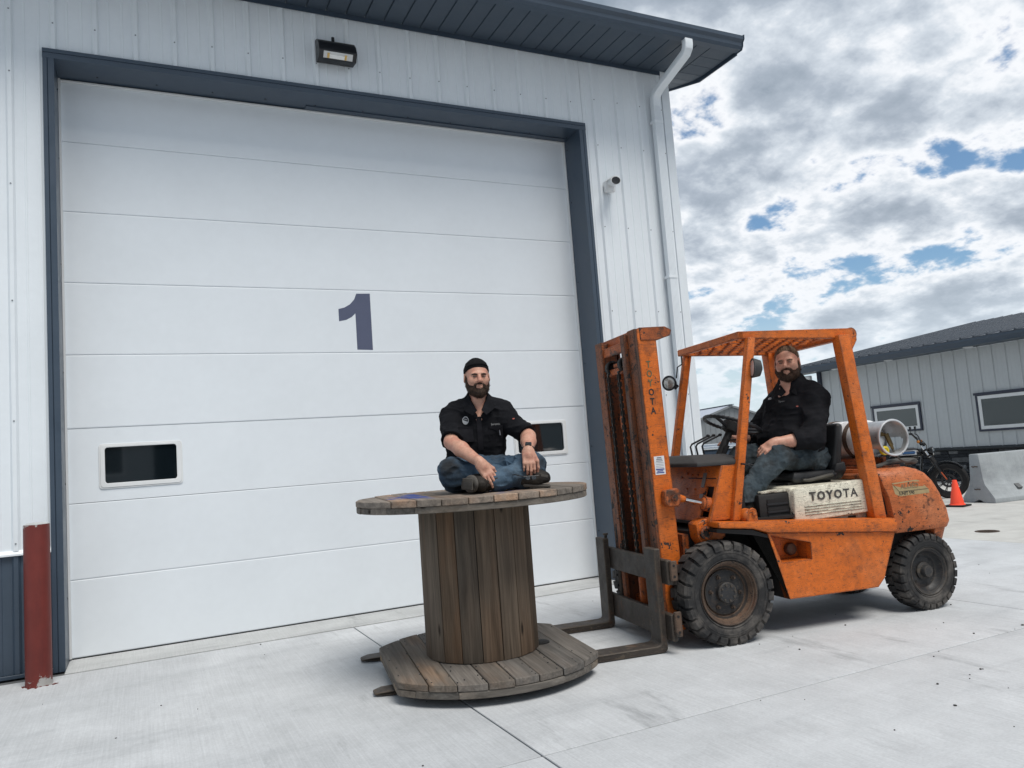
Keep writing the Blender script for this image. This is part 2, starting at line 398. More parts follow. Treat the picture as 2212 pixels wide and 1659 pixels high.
# gable side, back and roof
MB().bx(XC-.03, XC, .03, 12.4, 0, ZS).done('gable_wall', WHITE, bld)
MB().bx(XL, XC-.031, .35, .4, 4.9, ZS).bx(XL, -.62, .021, .4, 0, ZS).bx(4.45, XC-.031, .021, .4, 0, ZS).done('wall_core', WHITE, bld)
MB().bx(-.62, 4.45, .75, .8, 0, 4.9).done('interior_wall', BLACKP, bld)
# corner trim: an L with two small beads
MB().prism([(XC-.10, -.027), (XC+.012, -.027), (XC+.012, .10), (XC+.0, .10), (XC, -.004), (XC-.10, -.004)], 'z', .0, ZS).done('corner_trim', WHITE, bld, bev=.003)
# eave: soffit boards, gutter, roof
YE = -.70; XE = 6.13      # outer edges, relative to the wall plane
n = int((XE-XL)/.19); k = 0
xe = XL
while xe < 5.60:
    MB().prism([(xe+.002, ZS+.012), (xe+.008, ZS), (xe+.178, ZS), (xe+.184, ZS+.012)], 'y', YE+.05, -.0).done('soffit_board', SOFFIT, bld); xe += .186
x1_ = xe
# rake soffit boards run along the gable, rising with the roof
SL = .25
for i in range(7):
    y0 = YE+.06+i*.186
    mb = MB(); z0 = ZS+.004+max(0, (y0+.0))*0
    mb.add([(x1_+.004, y0, ZS+SL*max(0, y0)), (XE-.02, y0, ZS+SL*max(0, y0)), (XE-.02, y0+.18, ZS+SL*max(0, y0+.18)), (x1_+.004, y0+.18, ZS+SL*max(0, y0+.18)),
            (x1_+.004, y0, ZS+.015+SL*max(0, y0)), (XE-.02, y0, ZS+.015+SL*max(0, y0)), (XE-.02, y0+.18, ZS+.015+SL*max(0, y0+.18)), (x1_+.004, y0+.18, ZS+.015+SL*max(0, y0+.18))],
           [(0, 3, 2, 1), (4, 5, 6, 7), (0, 1, 5, 4), (1, 2, 6, 5), (2, 3, 7, 6), (3, 0, 4, 7)])
    mb.done('soffit_board', SOFFIT, bld)
MB().bx(XL, XE, YE+.055, 0, ZS+.03, ZS+.04).done('soffit_backing', SLATE, bld)
MB().bx(XL, XC-.1, -.028, -.0225, ZS-.05, ZS-.002).done('soffit_trim', SLATE, bld)
gp = [(YE+.045, ZS-.012), (YE-.035, ZS-.012), (YE-.055, ZS+.02), (YE-.06, ZS+.055), (YE-.085, ZS+.085), (YE-.088, ZS+.125), (YE-.075, ZS+.125), (YE-.07, ZS+.09), (YE+.0, ZS+.02), (YE+.045, ZS+.13)]
MB().prism(gp, 'x', XL, XE).done('gutter', SLATE, bld, ang=20)
MB().prism([(YE+.05, ZS-.02), (YE-.04, ZS-.02), (YE-.064, ZS+.02), (YE-.069, ZS+.055), (YE-.094, ZS+.085), (YE-.097, ZS+.135), (YE+.05, ZS+.15)], 'x', XE, XE+.006).done('gutter_end_cap', SLATE, bld)
rl = 6.3
def roofz(y): return ZS+.15+SL*(y-YE)
MB().add([(XL, YE-.03, roofz(YE-.03)), (XE+.02, YE-.03, roofz(YE-.03)), (XE+.02, rl, roofz(rl)), (XL, rl, roofz(rl)), (XL, YE-.03, roofz(YE-.03)-.012), (XE+.02, YE-.03, roofz(YE-.03)-.012), (XE+.02, rl, roofz(rl)-.012), (XL, rl, roofz(rl)-.012)],
         [(0, 1, 2, 3), (7, 6, 5, 4), (0, 4, 5, 1), (1, 5, 6, 2), (2, 6, 7, 3), (3, 7, 4, 0)]).done('roof', SLATE, bld)
x = XE-.02
while x > XL+.1:
    p = [(x-.03, 0), (x-.014, .024), (x+.014, .024), (x+.03, 0)]
    y0, y1 = YE-.031, rl
    MB().add([(a, y0, roofz(y0)+b) for a, b in p]+[(a, y1, roofz(y1)+b) for a, b in p], [(0, 1, 2, 3), (7, 6, 5, 4), (0, 4, 5, 1), (1, 5, 6, 2), (2, 6, 7, 3)]).done('roof_rib', SLATE, bld); x -= .3048
MB().add([(XE, YE+.05, ZS-.03), (XE+.015, YE+.05, ZS-.03), (XE+.015, 0, ZS-.03), (XE, 0, ZS-.03), (XE, YE+.05, roofz(YE)-.02), (XE+.015, YE+.05, roofz(YE)-.02), (XE+.015, rl, roofz(rl)-.02), (XE, rl, roofz(rl)-.02), (XE+.015, rl, roofz(rl)-.2), (XE, rl, roofz(rl)-.2)],
         [(0, 1, 5, 4), (1, 2, 8, 6, 5), (0, 4, 7, 9, 3), (4, 5, 6, 7), (0, 3, 2, 1), (2, 3, 9, 8)]).done('rake_fascia', SLATE, bld)
# downspout with two elbows
def rect_sweep(mb, pts, wx, d):
    rs = []
    for i, (y, z) in enumerate(pts):
        a = Vector(pts[max(i-1, 0)]); b = Vector(pts[min(i+1, len(pts)-1)]); t_ = (b-a).normalized(); nn = Vector((-t_.y, t_.x))
        c = Vector((y, z)); rs.append([(wx[0], *(c+nn*d)), (wx[1], *(c+nn*d)), (wx[1], *(c-nn*d)), (wx[0], *(c-nn*d))])
    return mb.rings(rs)
dsx = (5.345, 5.445)
ds = [(YE-.01, ZS-.005), (YE-.01, ZS-.06), (YE-.002, ZS-.10), (YE+.03, ZS-.14), (-.16, ZS-.30), (-.105, ZS-.335), (-.078, ZS-.38), (-.072, ZS-.45), (-.072, .12), (-.09, .08), (-.16, .04)]
dso = rect_sweep(MB(), ds, dsx, .034).done('downspout', WHITE, bld, bev=.006, seg=2)
fl = MB()
for q in range(5): fl.bx(dsx[0]+.016+q*.017, dsx[0]+.022+q*.017, -.109, -.1055, .15, ZS-.47)
fl.done('flute', WHITE, dso)
MB().box((5.46, YE+.10, ZS-.02), (.08, .05, .012), (0, .4, .6)).done('gutter_strap', BLACKP, bld)
for z in (1.2, 3.2, 5.0): MB().bx(dsx[0]-.012, dsx[1]+.012, -.112, -.024, z, z+.03).done('downspout_strap', WHITE, bld)
# door frame (jambs, head) with folded face
def trimface(pl, ax, d0, d1, nm): return MB().prism(pl, ax, d0, d1).done(nm, SLATE, bld, bev=.002)
ZH = 4.825; ZT = 4.905; OX0, OX1 = -.555, 4.37
MB().prism([(OX0, .33), (OX0, -.035), (OX0-.042, -.035), (OX0-.046, -.028), (OX0-.05, -.035), (OX0-.08, -.035), (OX0-.08, .02), (OX0-.02, .02), (OX0-.02, .33)], 'z', 0, ZH+.0).done('door_jamb', SLATE, bld)
MB().prism([(OX1, .33), (OX1, -.035), (OX1+.042, -.035), (OX1+.046, -.028), (OX1+.05, -.035), (OX1+.08, -.035), (OX1+.08, .02), (OX1+.02, .02), (OX1+.02, .33)], 'z', 0, ZH+.0).done('door_jamb', SLATE, bld)
MB().prism([(.33, ZH), (-.037, ZH), (-.037, ZH+.042), (-.03, ZH+.046), (-.037, ZH+.05), (-.037, ZT), (.02, ZT), (.02, ZH+.02), (.33, ZH+.02)], 'x', OX0-.082, OX1+.082).done('door_head', SLATE, bld)
MB().bx(1.5, OX1, .22, .331, ZH-.009, ZH-.001).done('head_flashing', SLATE, bld)
for xx, sg in ((OX0, 1), (OX1, -1)):
    for z in (.5, 1.4, 2.3, 3.2, 4.1, 4.7): MB().cyl((xx, .25, z), (xx+sg*.004, .25, z), .008, .008, 8).done('screw', BLACKP, bld)
for q in range(11): MB().cyl((OX0+.3+q*.46, .2, ZH), (OX0+.3+q*.46, .2, ZH-.004), .008, .008, 8).done('screw', BLACKP, bld)
# overhead door: eight sections
door = MB().bx(OX0-.05, OX1+.05, .385, .395, .02, 4.9).done('overhead_door', DOORW, bld)
SEC = .6096
for i in range(8):
    z0 = .015+SEC*i; z1 = min(z0+SEC, 4.895)
    a, b = OX0-.04, OX1+.04
    prof = [(.384, z0+.001), (.333, z0+.001), (.3305, z0+.004), (.329, z0+.010), (.329, z1-.010), (.3305, z1-.004), (.333, z1-.0012), (.384, z1-.0012)]
    if i == 2:
        w0, w1, v0, v1 = [( -.274, .278), (3.527, 4.07)], None, 1.381, 1.676
        xs = [a, -.274, .278, 3.527, 4.07, b]; zs = [z0+.0025, v0, v1, z1-.0025]
        polys = []
        for p in range(5):
            for q in range(3):
                if q == 1 and p in (1, 3): continue
                polys.append([(xs[p], zs[q]), (xs[p+1], zs[q]), (xs[p+1], zs[q+1]), (xs[p], zs[q+1])])
        MB().plate(polys, 'y', .329, .384).done('door_section', DOORW, door)
    else:
        MB().prism(prof, 'x', a, b).done('door_section', DOORW, door, smooth=False)
for x0, x1 in ((-.32, .317), (3.481, 4.116)):
    mb = MB(); ringplate(mb, rrect(x0, x1, 1.334, 1.706, .03), rrect(x0+.012, x1-.012, 1.346, 1.694, .026), 'y', .322, .3285)
    ringplate(mb, rrect(x0+.012, x1-.012, 1.346, 1.694, .026), rrect(x0+.046, x1-.046, 1.380, 1.677, .024), 'y', .317, .34)
    mb.done('window_frame', FRAMEW, door, bev=.002)
    MB().bx(x0+.03, x1-.03, .338, .342, 1.36, 1.69).done('window_pane', PANE, door)
# soft white weather strip
MB().bx(OX0+.001, OX0+.016, .295, .327, .02, ZH-.002).done('weather_strip', FRAMEW, door)
MB().bx(OX1-.012, OX1-.001, .297, .327, .02, ZH-.002).done('weather_strip', FRAMEW, door)
MB().bx(OX0+.018, OX1-.014, .297, .327, ZH-.022, ZH-.011).done('weather_strip', FRAMEW, door)
MB().bx(OX0+.02, OX1-.014, .325, .345, .008, .0145).done('bottom_seal', RUBBER, door)
# number one
NUM = pbr('numeral_vinyl', (.085, .10, .165), .5, 0, .06, 9)
n1 = [(1.893, 2.483), (2.046, 2.478), (2.046, 3.034), (1.912, 3.030), (1.888, 2.972), (1.846, 2.925), (1.79, 2.892), (1.731, 2.876), (1.731, 2.757), (1.80, 2.771), (1.855, 2.80), (1.893, 2.836)]
MB().prism(n1, 'y', .3282, .3289).done('number_one', NUM, door)
# hinge-side marks on the door (small dents)
# ------------------------------------------------------------------ wall light and security camera
wl = thing('wall_light', 'black wedge shaped flood light fixed high on the wall above the door', 'wall light', (1.737, YW-.022, 5.24))
sec = [(0, .115), (-.05, .105), (-.10, .075), (-.14, .03), (-.165, -.03), (-.172, -.055), (-.12, -.115), (0, -.10)]
MB().prism([(y, z) for y, z in sec], 'x', -.175, .175).done('housing', BLACKP, wl, bev=.004)
LENS = pbr('lamp_lens', (.55, .56, .56), .15, .3, .1, 30); LED = pbr('lamp_led', (.62, .40, .12), .4, 0, .1, 40); LEDW = pbr('lamp_reflector', (.82, .82, .80), .3, 0, .05, 20)
tl = Matrix.Rotation(math.atan2(-.06, .052), 3, 'X')
def onface(mb, x0, x1, t0, t1, off):
    p0 = Vector((-.172, -.055)); p1 = Vector((-.12, -.115)); d_ = p1-p0; nn = Vector((d_.y, -d_.x)).normalized()*1
    if nn.y > 0: nn = -nn
    q = [p0+d_*t0+nn*off, p0+d_*t1+nn*off, p0+d_*t1+nn*(off-.006), p0+d_*t0+nn*(off-.006)]
    return mb.prism([(v.x, v.y) for v in q], 'x', x0, x1)
onface(MB(), -.135, .135, .12, .88, .004).done('lens', LENS, wl)
onface(MB(), -.085, .085, .45, .85, .006).done('reflector', LEDW, wl)
onface(MB(), -.10, -.08, .3, .85, .008).done('led', LED, wl); onface(MB(), .06, .08, .3, .85, .008).done('led', LED, wl)
MB().cyl((-.02, -.06, .10), (-.02, -.06, .135), .015, .015, 10).done('photocell', BLACKP, wl)
sc_ = thing('security_camera', 'small white bullet security camera on the wall right of the door', 'camera', (4.70, YW-.022, 4.20))
MB().box((-.02, -.035, 0), (.11, .07, .12)).done('mount_box', FRAMEW, sc_, bev=.01, seg=2)
q0, q1 = Vector((-.012, -.055, .035)), Vector((-.062, -.23, .0))
u_ = (q1-q0).normalized(); sidev = Vector((u_.y, -u_.x, 0))
def oval(c, a, b, n=20): return [c+sidev*(a*math.cos(2*math.pi*k/n))+Vector((0, 0, b*math.sin(2*math.pi*k/n))) for k in range(n)]
MB().rings([oval(q0, .04, .035), oval(q0+u_*.01, .05, .043), oval(q1-u_*.01, .056, .047), oval(q1, .056, .047)]).done('body', FRAMEW, sc_)
MB().rings([oval(q1-u_*.002, .050, .042), oval(q1+u_*.004, .048, .040), oval(q1+u_*.002, .02, .02)]).done('lens', BLACKP, sc_)
hd = MB(); rs = []
for t_ in (-.02, .17):
    c = q0+u_*t_; rs.append([c+sidev*(.06*math.cos(a))+Vector((0, 0, .053*math.sin(a)+.002)) for a in [R(20+140*k/8) for k in range(9)]]+[c+sidev*(.057*math.cos(a))+Vector((0, 0, .050*math.sin(a)+.002)) for a in [R(160-140*k/8) for k in range(9)]])
hd.rings(rs).done('sun_hood', FRAMEW, sc_)
# ------------------------------------------------------------------ bollard
t = NT('bollard_red'); a_ = t.noise(6, 5, .6); b_ = t.noise(3, 6, .7, t.map((4, 4, .5)))
z_ = t.n('ShaderNodeSeparateXYZ'); t.l(t.obj, z_.inputs[0])
chipz = t.math('MAXIMUM', t.mr(z_.outputs[2], 1.05, 1.12, 0, .22), t.mr(z_.outputs[2], .28, .0, 0, .17))
ch = t.mr(t.math('ADD', t.noise(9, 6, .7), chipz), .70, .72)
c_ = t.hsv(t.mix(t.mr(b_, .45, .7, 0, .5), (.135, .022, .017), (.085, .013, .012)), v=t.mr(a_, .3, .7, .85, 1.15, False))
c_ = t.mix(ch, c_, (.36, .35, .34)); t.bump(t.math('MULTIPLY', ch, -1.), .4, .003)
BOLL = t.fin(c_, .5, 0, .4)
bo = thing('bollard', 'dark red painted steel bollard with chipped paint beside the door frame', 'bollard', (-.695, 6.575, 0))
MB().lathe([(.088, 0), (.0855, .012), (.084, .03), (.0835, 1.115), (.082, 1.122)], (0, 0, 0), (0, 0, 1), 40).done('post', BOLL, bo)
fill = MB(); fill.lathe([(.0815, 1.110), (.079, 1.124), (.06, 1.133), (.02, 1.137)], (0, 0, 0), (0, 0, 1), 24).done('concrete_cap', SILLC, bo)
rng = random.Random(4)
pk = MB()
for i in range(8):
    a = rng.uniform(2.6, 6.0); r_ = rng.uniform(.09, .14); pk.box((r_*math.cos(a), r_*math.sin(a), .003), (rng.uniform(.008, .04), rng.uniform(.006, .015), .005), (rng.uniform(-.2, .2), 0, rng.uniform(0, 3)))
pk.done('paint_flakes', BOLL, bo)['kind'] = 'stuff'
# ------------------------------------------------------------------ cable reel
HEAD = R(170.5)
WST = wood('drum_wood', axis=2, base=(.135, .092, .060), grey=(.115, .094, .074), warm=(.165, .098, .058), val=1.02)
WBY = wood('deck_wood', axis=1, base=(.155, .125, .098), grey=(.125, .118, .11), warm=(.22, .145, .095), val=1.05)
WBX = wood('under_wood', axis=0, base=(.17, .14, .11), grey=(.13, .12, .108), warm=(.26, .175, .10), val=1.05)
t = NT('top_wood')
def topwood():
    w_ = wood('top_deck_wood', axis=1, base=(.21, .165, .13), grey=(.17, .15, .13), warm=(.28, .18, .12), val=1.1)
    nt = w_.node_tree; b = nt.nodes['Principled BSDF']; src = b.inputs['Base Color'].links[0].from_socket
    tcn = nt.nodes.new('ShaderNodeTexCoord'); nz = nt.nodes.new('ShaderNodeTexNoise'); nz.inputs['Scale'].default_value = 5.5; nz.inputs['Detail'].default_value = 8; nz.inputs['Roughness'].default_value = .68
    nt.links.new(tcn.outputs['Object'], nz.inputs['Vector'])
    sx = nt.nodes.new('ShaderNodeSeparateXYZ'); nt.links.new(tcn.outputs['Object'], sx.inputs[0])
    up = nt.nodes.new('ShaderNodeMath'); up.operation = 'GREATER_THAN'; up.inputs[1].default_value = 1.1465; nt.links.new(sx.outputs[2], up.inputs[0])
    ln = nt.nodes.new('ShaderNodeVectorMath'); ln.operation = 'DISTANCE'; ln.inputs[1].default_value = (.12, .02, 1.147); nt.links.new(tcn.outputs['Object'], ln.inputs[0])
    fall = nt.nodes.new('ShaderNodeMapRange'); fall.inputs[1].default_value = .15; fall.inputs[2].default_value = .72; fall.inputs[3].default_value = .21; fall.inputs[4].default_value = -.16; nt.links.new(ln.outputs['Value'], fall.inputs[0])
    ad = nt.nodes.new('ShaderNodeMath'); nt.links.new(nz.outputs[0], ad.inputs[0]); nt.links.new(fall.outputs[0], ad.inputs[1])
    mr_ = nt.nodes.new('ShaderNodeMapRange'); mr_.inputs[1].default_value = .53; mr_.inputs[2].default_value = .58; nt.links.new(ad.outputs[0], mr_.inputs[0])
    ml = nt.nodes.new('ShaderNodeMath'); ml.operation = 'MULTIPLY'; nt.links.new(mr_.outputs[0], ml.inputs[0]); nt.links.new(up.outputs[0], ml.inputs[1])
    mx = nt.nodes.new('ShaderNodeMix'); mx.data_type = 'RGBA'; nt.links.new(ml.outputs[0], mx.inputs[0]); nt.links.new(src, mx.inputs[6]); mx.inputs[7].default_value = (.03, .055, .22, 1)
    nt.links.new(mx.outputs[2], b.inputs['Base Color']); return w_
WTOP = topwood()
bpy.data.materials.remove(t.m)
reel = thing('cable_reel', 'large weathered wooden cable reel standing on the forks as a table', 'cable reel', (1.954, 4.754, 0), HEAD)
rng = random.Random(11)
def deck(name, z0, z1, Rr, axis, mat, parent, cut=None, wid=.142, start=None, gaps=None):
    """one layer of boards clipped to the round (or flat-sided) outline"""
    lim = Rr if (cut is None or axis == 'x') else cut
    x = -lim
    first = True
    while x < lim-.01:
        wv = wid*rng.uniform(.92, 1.08)
        if first and start: wv = start; first = False
        xb = min(x+wv, lim)
        if lim-xb < .04: xb = lim
        a, b = x+.0022, xb-.0022
        rj = Rr+rng.uniform(-.008, .004)
        xs = [a+(b-a)*k/5 for k in range(6)]
        def yy(v):
            y = math.sqrt(max(rj*rj-v*v, 1e-4))
            return min(y, cut) if (cut is not None and axis == 'x') else y
        zz = rng.uniform(-.0025, .002)
        pts = [(v, -yy(v)) for v in xs]+[(v, yy(v)) for v in reversed(xs)]
        if axis == 'x': pts = [(q, p) for p, q in pts]
        mb = MB(); mb.prism(pts, 'z', z0, z1+zz)
        mb.done('plank', mat, parent, bev=.004, ang=30)
        x = xb
    return
# parts: two flanges and the drum, each made of boards
bf = MB().lathe([(.30, .078), (.30, .095)], (0, 0, 0), (0, 0, 1), 24).done('bottom_flange', WBX, reel)
deck('b', .052, .0915, .765, 'x', WBX, bf, cut=.615, wid=.15)
deck('b', .093, .134, .765, 'y', WBY, bf, cut=.62, wid=.152)
tf = MB().lathe([(.30, 1.09), (.30, 1.115)], (0, 0, 0), (0, 0, 1), 24).done('top_flange', WBX, reel)
deck('t', 1.069, 1.1065, .752, 'x', WBX, tf, wid=.15)
deck('t', 1.108, 1.147, .758, 'y', WTOP, tf, wid=.135)
dr = MB().lathe([(.325, .137), (.325, 1.066)], (0, 0, 0), (0, 0, 1), 24).done('drum', BLACKP, reel)
NS = 18
hw = math.tan(math.pi/NS)
for k in range(NS):
    a = 2*math.pi*(k+.35)/NS; ro = .3625*math.cos(math.pi/NS)+.003+rng.uniform(-.002, .003)
    mb = MB(); mb.add([(ro, -ro*hw+.0018, .136), (ro, ro*hw-.0018, .136), (ro-.028, (ro-.028)*hw-.002, .136), (ro-.028, -(ro-.028)*hw+.002, .136),
                       (ro, -ro*hw+.0018, 1.0675), (ro, ro*hw-.0018, 1.0675), (ro-.028, (ro-.028)*hw-.002, 1.0675), (ro-.028, -(ro-.028)*hw+.002, 1.0675)],
                      [(3, 2, 1, 0), (4, 5, 6, 7), (0, 1, 5, 4), (1, 2, 6, 5), (2, 3, 7, 6), (3, 0, 4, 7)])
    mb.done('stave', WST, dr, bev=.005, seg=2, rot=(0, 0, a))
nl = MB()
for i in range(-4, 5):
    for rr in (.42, .50, .60, .68, .73):
        for sgn in (-1, 1):
            x = i*.148+rng.uniform(-.035, .035); y = sgn*math.sqrt(max(rr*rr-x*x, 0))
            if abs(x) < .60 and x*x+y*y > .40**2 and rr*rr > x*x:
                nl.cyl((x, y, .1335), (x, y, .1372), .0048, .0042, 6)
nl.done('nails', BLACKP, bf)['kind'] = 'stuff'
MB().lathe([(.062, .1345), (.061, .142), (.045, .148), (.01, .149)], (0, 0, 0), (0, 0, 1), 18).done('dark_hole_disc', RUBBER, bf, loc=(-.372, .055, 0))  # raised black disc painting in the darkness of an open cable hole
# ------------------------------------------------------------------ forklift
FORG = (3.55, 4.755, 0)
ORP = (.60, .135, .014)
OR = worn('orange_paint', ORP, .36, .32, .42)
ORW = worn('orange_paint_worn', (.48, .11, .02), .95, .7, .5, stretch=(1, 1, .35), fade=(.42, .15, .06))
ORF = worn('orange_paint_flaking', (.52, .14, .04), .9, .3, .55, rust=(.12, .04, .018), fade=(.55, .25, .13))
ORM = worn('mast_rail_rust', (.26, .075, .022), 1.3, 1.3, .55, rust=(.075, .035, .02), stretch=(1, 1, .15), grease=(.03, .026, .023), fade=(.17, .07, .04))
CREAM = worn('cream_paint', (.72, .69, .57), .42, .10, .45, rust=(.20, .13, .08), under=(.025, .022, .02), fade=(.64, .60, .48))
STEEL = worn('fork_steel', (.042, .034, .029), .8, .5, .55, rust=(.075, .040, .025), under=(.10, .08, .062), fade=(.075, .058, .045))
DARK = pbr('greasy_black', (.016, .015, .015), .62, 0, .35, 8, .2, 60, .4)
VOID = pbr('engine_bay', (.008, .008, .009), .8, 0, .2, 8)
VINYL = pbr('seat_vinyl', (.020, .021, .023), .5, 0, .25, 9, .25, 120)
CHAIN = pbr('greased_chain', (.035, .03, .026), .5, .5, .4, 40, .2, 90)
t = NT('tyre_rubber'); a_ = t.noise(7, 6, .6); c_ = t.mix(t.mr(a_, .42, .66), (.028, .028, .029), (.10, .092, .085)); c_ = t.hsv(c_, v=t.mr(t.noise(45, 4, .6), .3, .7, .8, 1.2, False)); t.bump(t.noise(70, 4, .65), .35, .003)
TYRE = t.fin(c_, .8, 0, .25)
RIMM = worn('rim_rust', (.12, .075, .05), .8, .6, .6, rust=(.10, .05, .03), under=(.03, .025, .022), fade=(.17, .12, .09))
HUBB = worn('hub_black', (.024, .025, .028), .5, .4, .5, rust=(.06, .04, .03), under=(.09, .075, .06), fade=(.05, .048, .046))
INK = pbr('black_lettering', (.02, .02, .02), .5, 0, .2, 30)
INKF = pbr('faded_lettering', (.11, .10, .045), .6, 0, .25, 30)
fk = thing('forklift', 'old orange forklift with chipped paint and overhead guard, its long forks under the reel', 'forklift', FORG, HEAD)
# --- wheels: tyre with lugs, rim, nuts
def wheel(c, rad, wid, sgn, rear=False, steer=0.):
    w_ = bpy.data.objects.new('wheel', None)
    prof = [(rad*.60, -.42), (rad*.68, -.50), (rad*.80, -.52), (rad*.90, -.47), (rad*.945, -.40), (rad*.955, 0), (rad*.945, .40), (rad*.90, .47), (rad*.80, .52), (rad*.68, .50), (rad*.60, .42)]
    wh = MB().lathe([(rad*.595, -.40*wid), (rad*.595, .40*wid), (rad*.56, .40*wid), (rad*.54, .38*wid), (rad*.50, .18*wid), (rad*.44, .10*wid), (.10*rad, .10*wid), (.10*rad, -.2*wid), (rad*.5, -.3*wid)], (0, 0, 0), (0, 1, 0), 40, closed=True)
    root = wh.done('wheel', HUBB if rear else RIMM, fk, loc=c, rot=(0, .2, steer))
    tb = MB(); tb.lathe([(r_, h_*wid) for r_, h_ in prof], (0, 0, 0), (0, 1, 0), 48, closed=True)
    tb.lathe([(rad*.78, .518*wid), (rad*.775, .53*wid), (rad*.765, .518*wid)], (0, 0, 0), (0, 1, 0), 40, closed=True)
    tb.lathe([(rad*.66, .497*wid), (rad*.65, .515*wid), (rad*.635, .49*wid)], (0, 0, 0), (0, 1, 0), 40, closed=True)
    nL = 26
    for side in (-1, 1):
        for k in range(nL):
            a0 = 2*math.pi*(k+(.5 if side > 0 else 0))/nL; da = 2*math.pi/nL*.40
            def P(ang, r_, y): return (r_*math.cos(ang), y, r_*math.sin(ang))
            rs = []
            for (r0, r1, y) in ((rad*.93, rad*.998, .015*wid), (rad*.93, rad*1.0, .25*wid), (rad*.90, rad*.985, .47*wid), (rad*.855, rad*.93, .545*wid), (rad*.835, rad*.87, .54*wid)):
                sk = .05*(1-abs(y)/(.5*wid)); d2 = da*(1.0 if y < .4*wid else .96)
                rs.append([P(a0-d2+sk, r0, side*y), P(a0+d2+sk, r0, side*y), P(a0+d2*.94+sk, r1, side*y), P(a0-d2*.94+sk, r1, side*y)])
            tb.rings(rs)
    tb.done('tyre', TYRE, root, bev=0, ang=30)
    s = sgn
    if not rear:
        MB().lathe([(rad*.43, s*.10*wid), (rad*.43, s*.16*wid), (rad*.40, s*.18*wid), (rad*.20, s*.18*wid)], (0, 0, 0), (0, 1, 0), 32).done('hub_plate', HUBB, root)
        MB().lathe([(rad*.205, s*.17*wid), (rad*.20, s*.34*wid), (rad*.185, s*.37*wid), (rad*.02, s*.38*wid)], (0, 0, 0), (0, 1, 0), 28).done('hub', HUBB, root)
        MB().lathe([(rad*.60, s*.36*wid), (rad*.615, s*.46*wid), (rad*.60, s*.49*wid), (rad*.575, s*.47*wid), (rad*.545, s*.30*wid), (rad*.49, s*.17*wid), (rad*.47, s*.15*wid), (rad*.56, s*.26*wid)], (0, 0, 0), (0, 1, 0), 40, closed=True).done('rim_ring', RIMM, root)
        for k in range(6):
            a = 2*math.pi*k/6+.3; cc = Vector((rad*.325*math.cos(a), 0, rad*.325*math.sin(a)))
            MB().cyl(cc+Vector((0, s*.17*wid, 0)), cc+Vector((0, s*.25*wid, 0)), rad*.042, rad*.042, 6).cyl(cc+Vector((0, s*.24*wid, 0)), cc+Vector((0, s*.33*wid, 0)), rad*.022, rad*.02, 8).done('wheel_nut', RIMM, root)
        for k in range(8):
            a = 2*math.pi*k/8; cc = Vector((rad*.15*math.cos(a), 0, rad*.15*math.sin(a)))
            MB().cyl(cc+Vector((0, s*.36*wid, 0)), cc+Vector((0, s*.41*wid, 0)), rad*.024, rad*.022, 6).done('hub_bolt', HUBB, root)
    else:
        MB().lathe([(rad*.60, s*.36*wid), (rad*.62, s*.46*wid), (rad*.60, s*.48*wid), (rad*.57, s*.44*wid), (rad*.52, s*.18*wid), (rad*.46, s*.02*wid), (rad*.30, -s*.02*wid), (rad*.30, -s*.06*wid), (rad*.56, s*.1*wid)], (0, 0, 0), (0, 1, 0), 40, closed=True).done('rim_ring', HUBB, root)
        MB().lathe([(rad*.24, -s*.05*wid), (rad*.23, s*.18*wid), (rad*.17, s*.24*wid), (rad*.15, s*.42*wid), (rad*.14, s*.45*wid), (rad*.01, s*.46*wid)], (0, 0, 0), (0, 1, 0), 24).done('hub', HUBB, root)
        for k in range(6):
            a = 2*math.pi*k/6+.5; cc = Vector((rad*.38*math.cos(a), 0, rad*.38*math.sin(a)))
            MB().cyl(cc+Vector((0, 0, 0)), cc+Vector((0, s*.10*wid, 0)), rad*.05, rad*.05, 6).done('wheel_nut', HUBB, root)
    return root
for sgn in (1, -1):
    wheel((-.06, sgn*.495, .340), .345, .205, sgn)
    wheel((-1.80, sgn*.405, .278), .282, .165, sgn, True, .06)
MB().cyl((-.045, -.42, .34), (-.045, .42, .34), .06).done('front_axle', DARK, fk)
MB().bx(-1.88, -1.72, -.36, .36, .20, .34).done('rear_axle', DARK, fk, bev=.02)
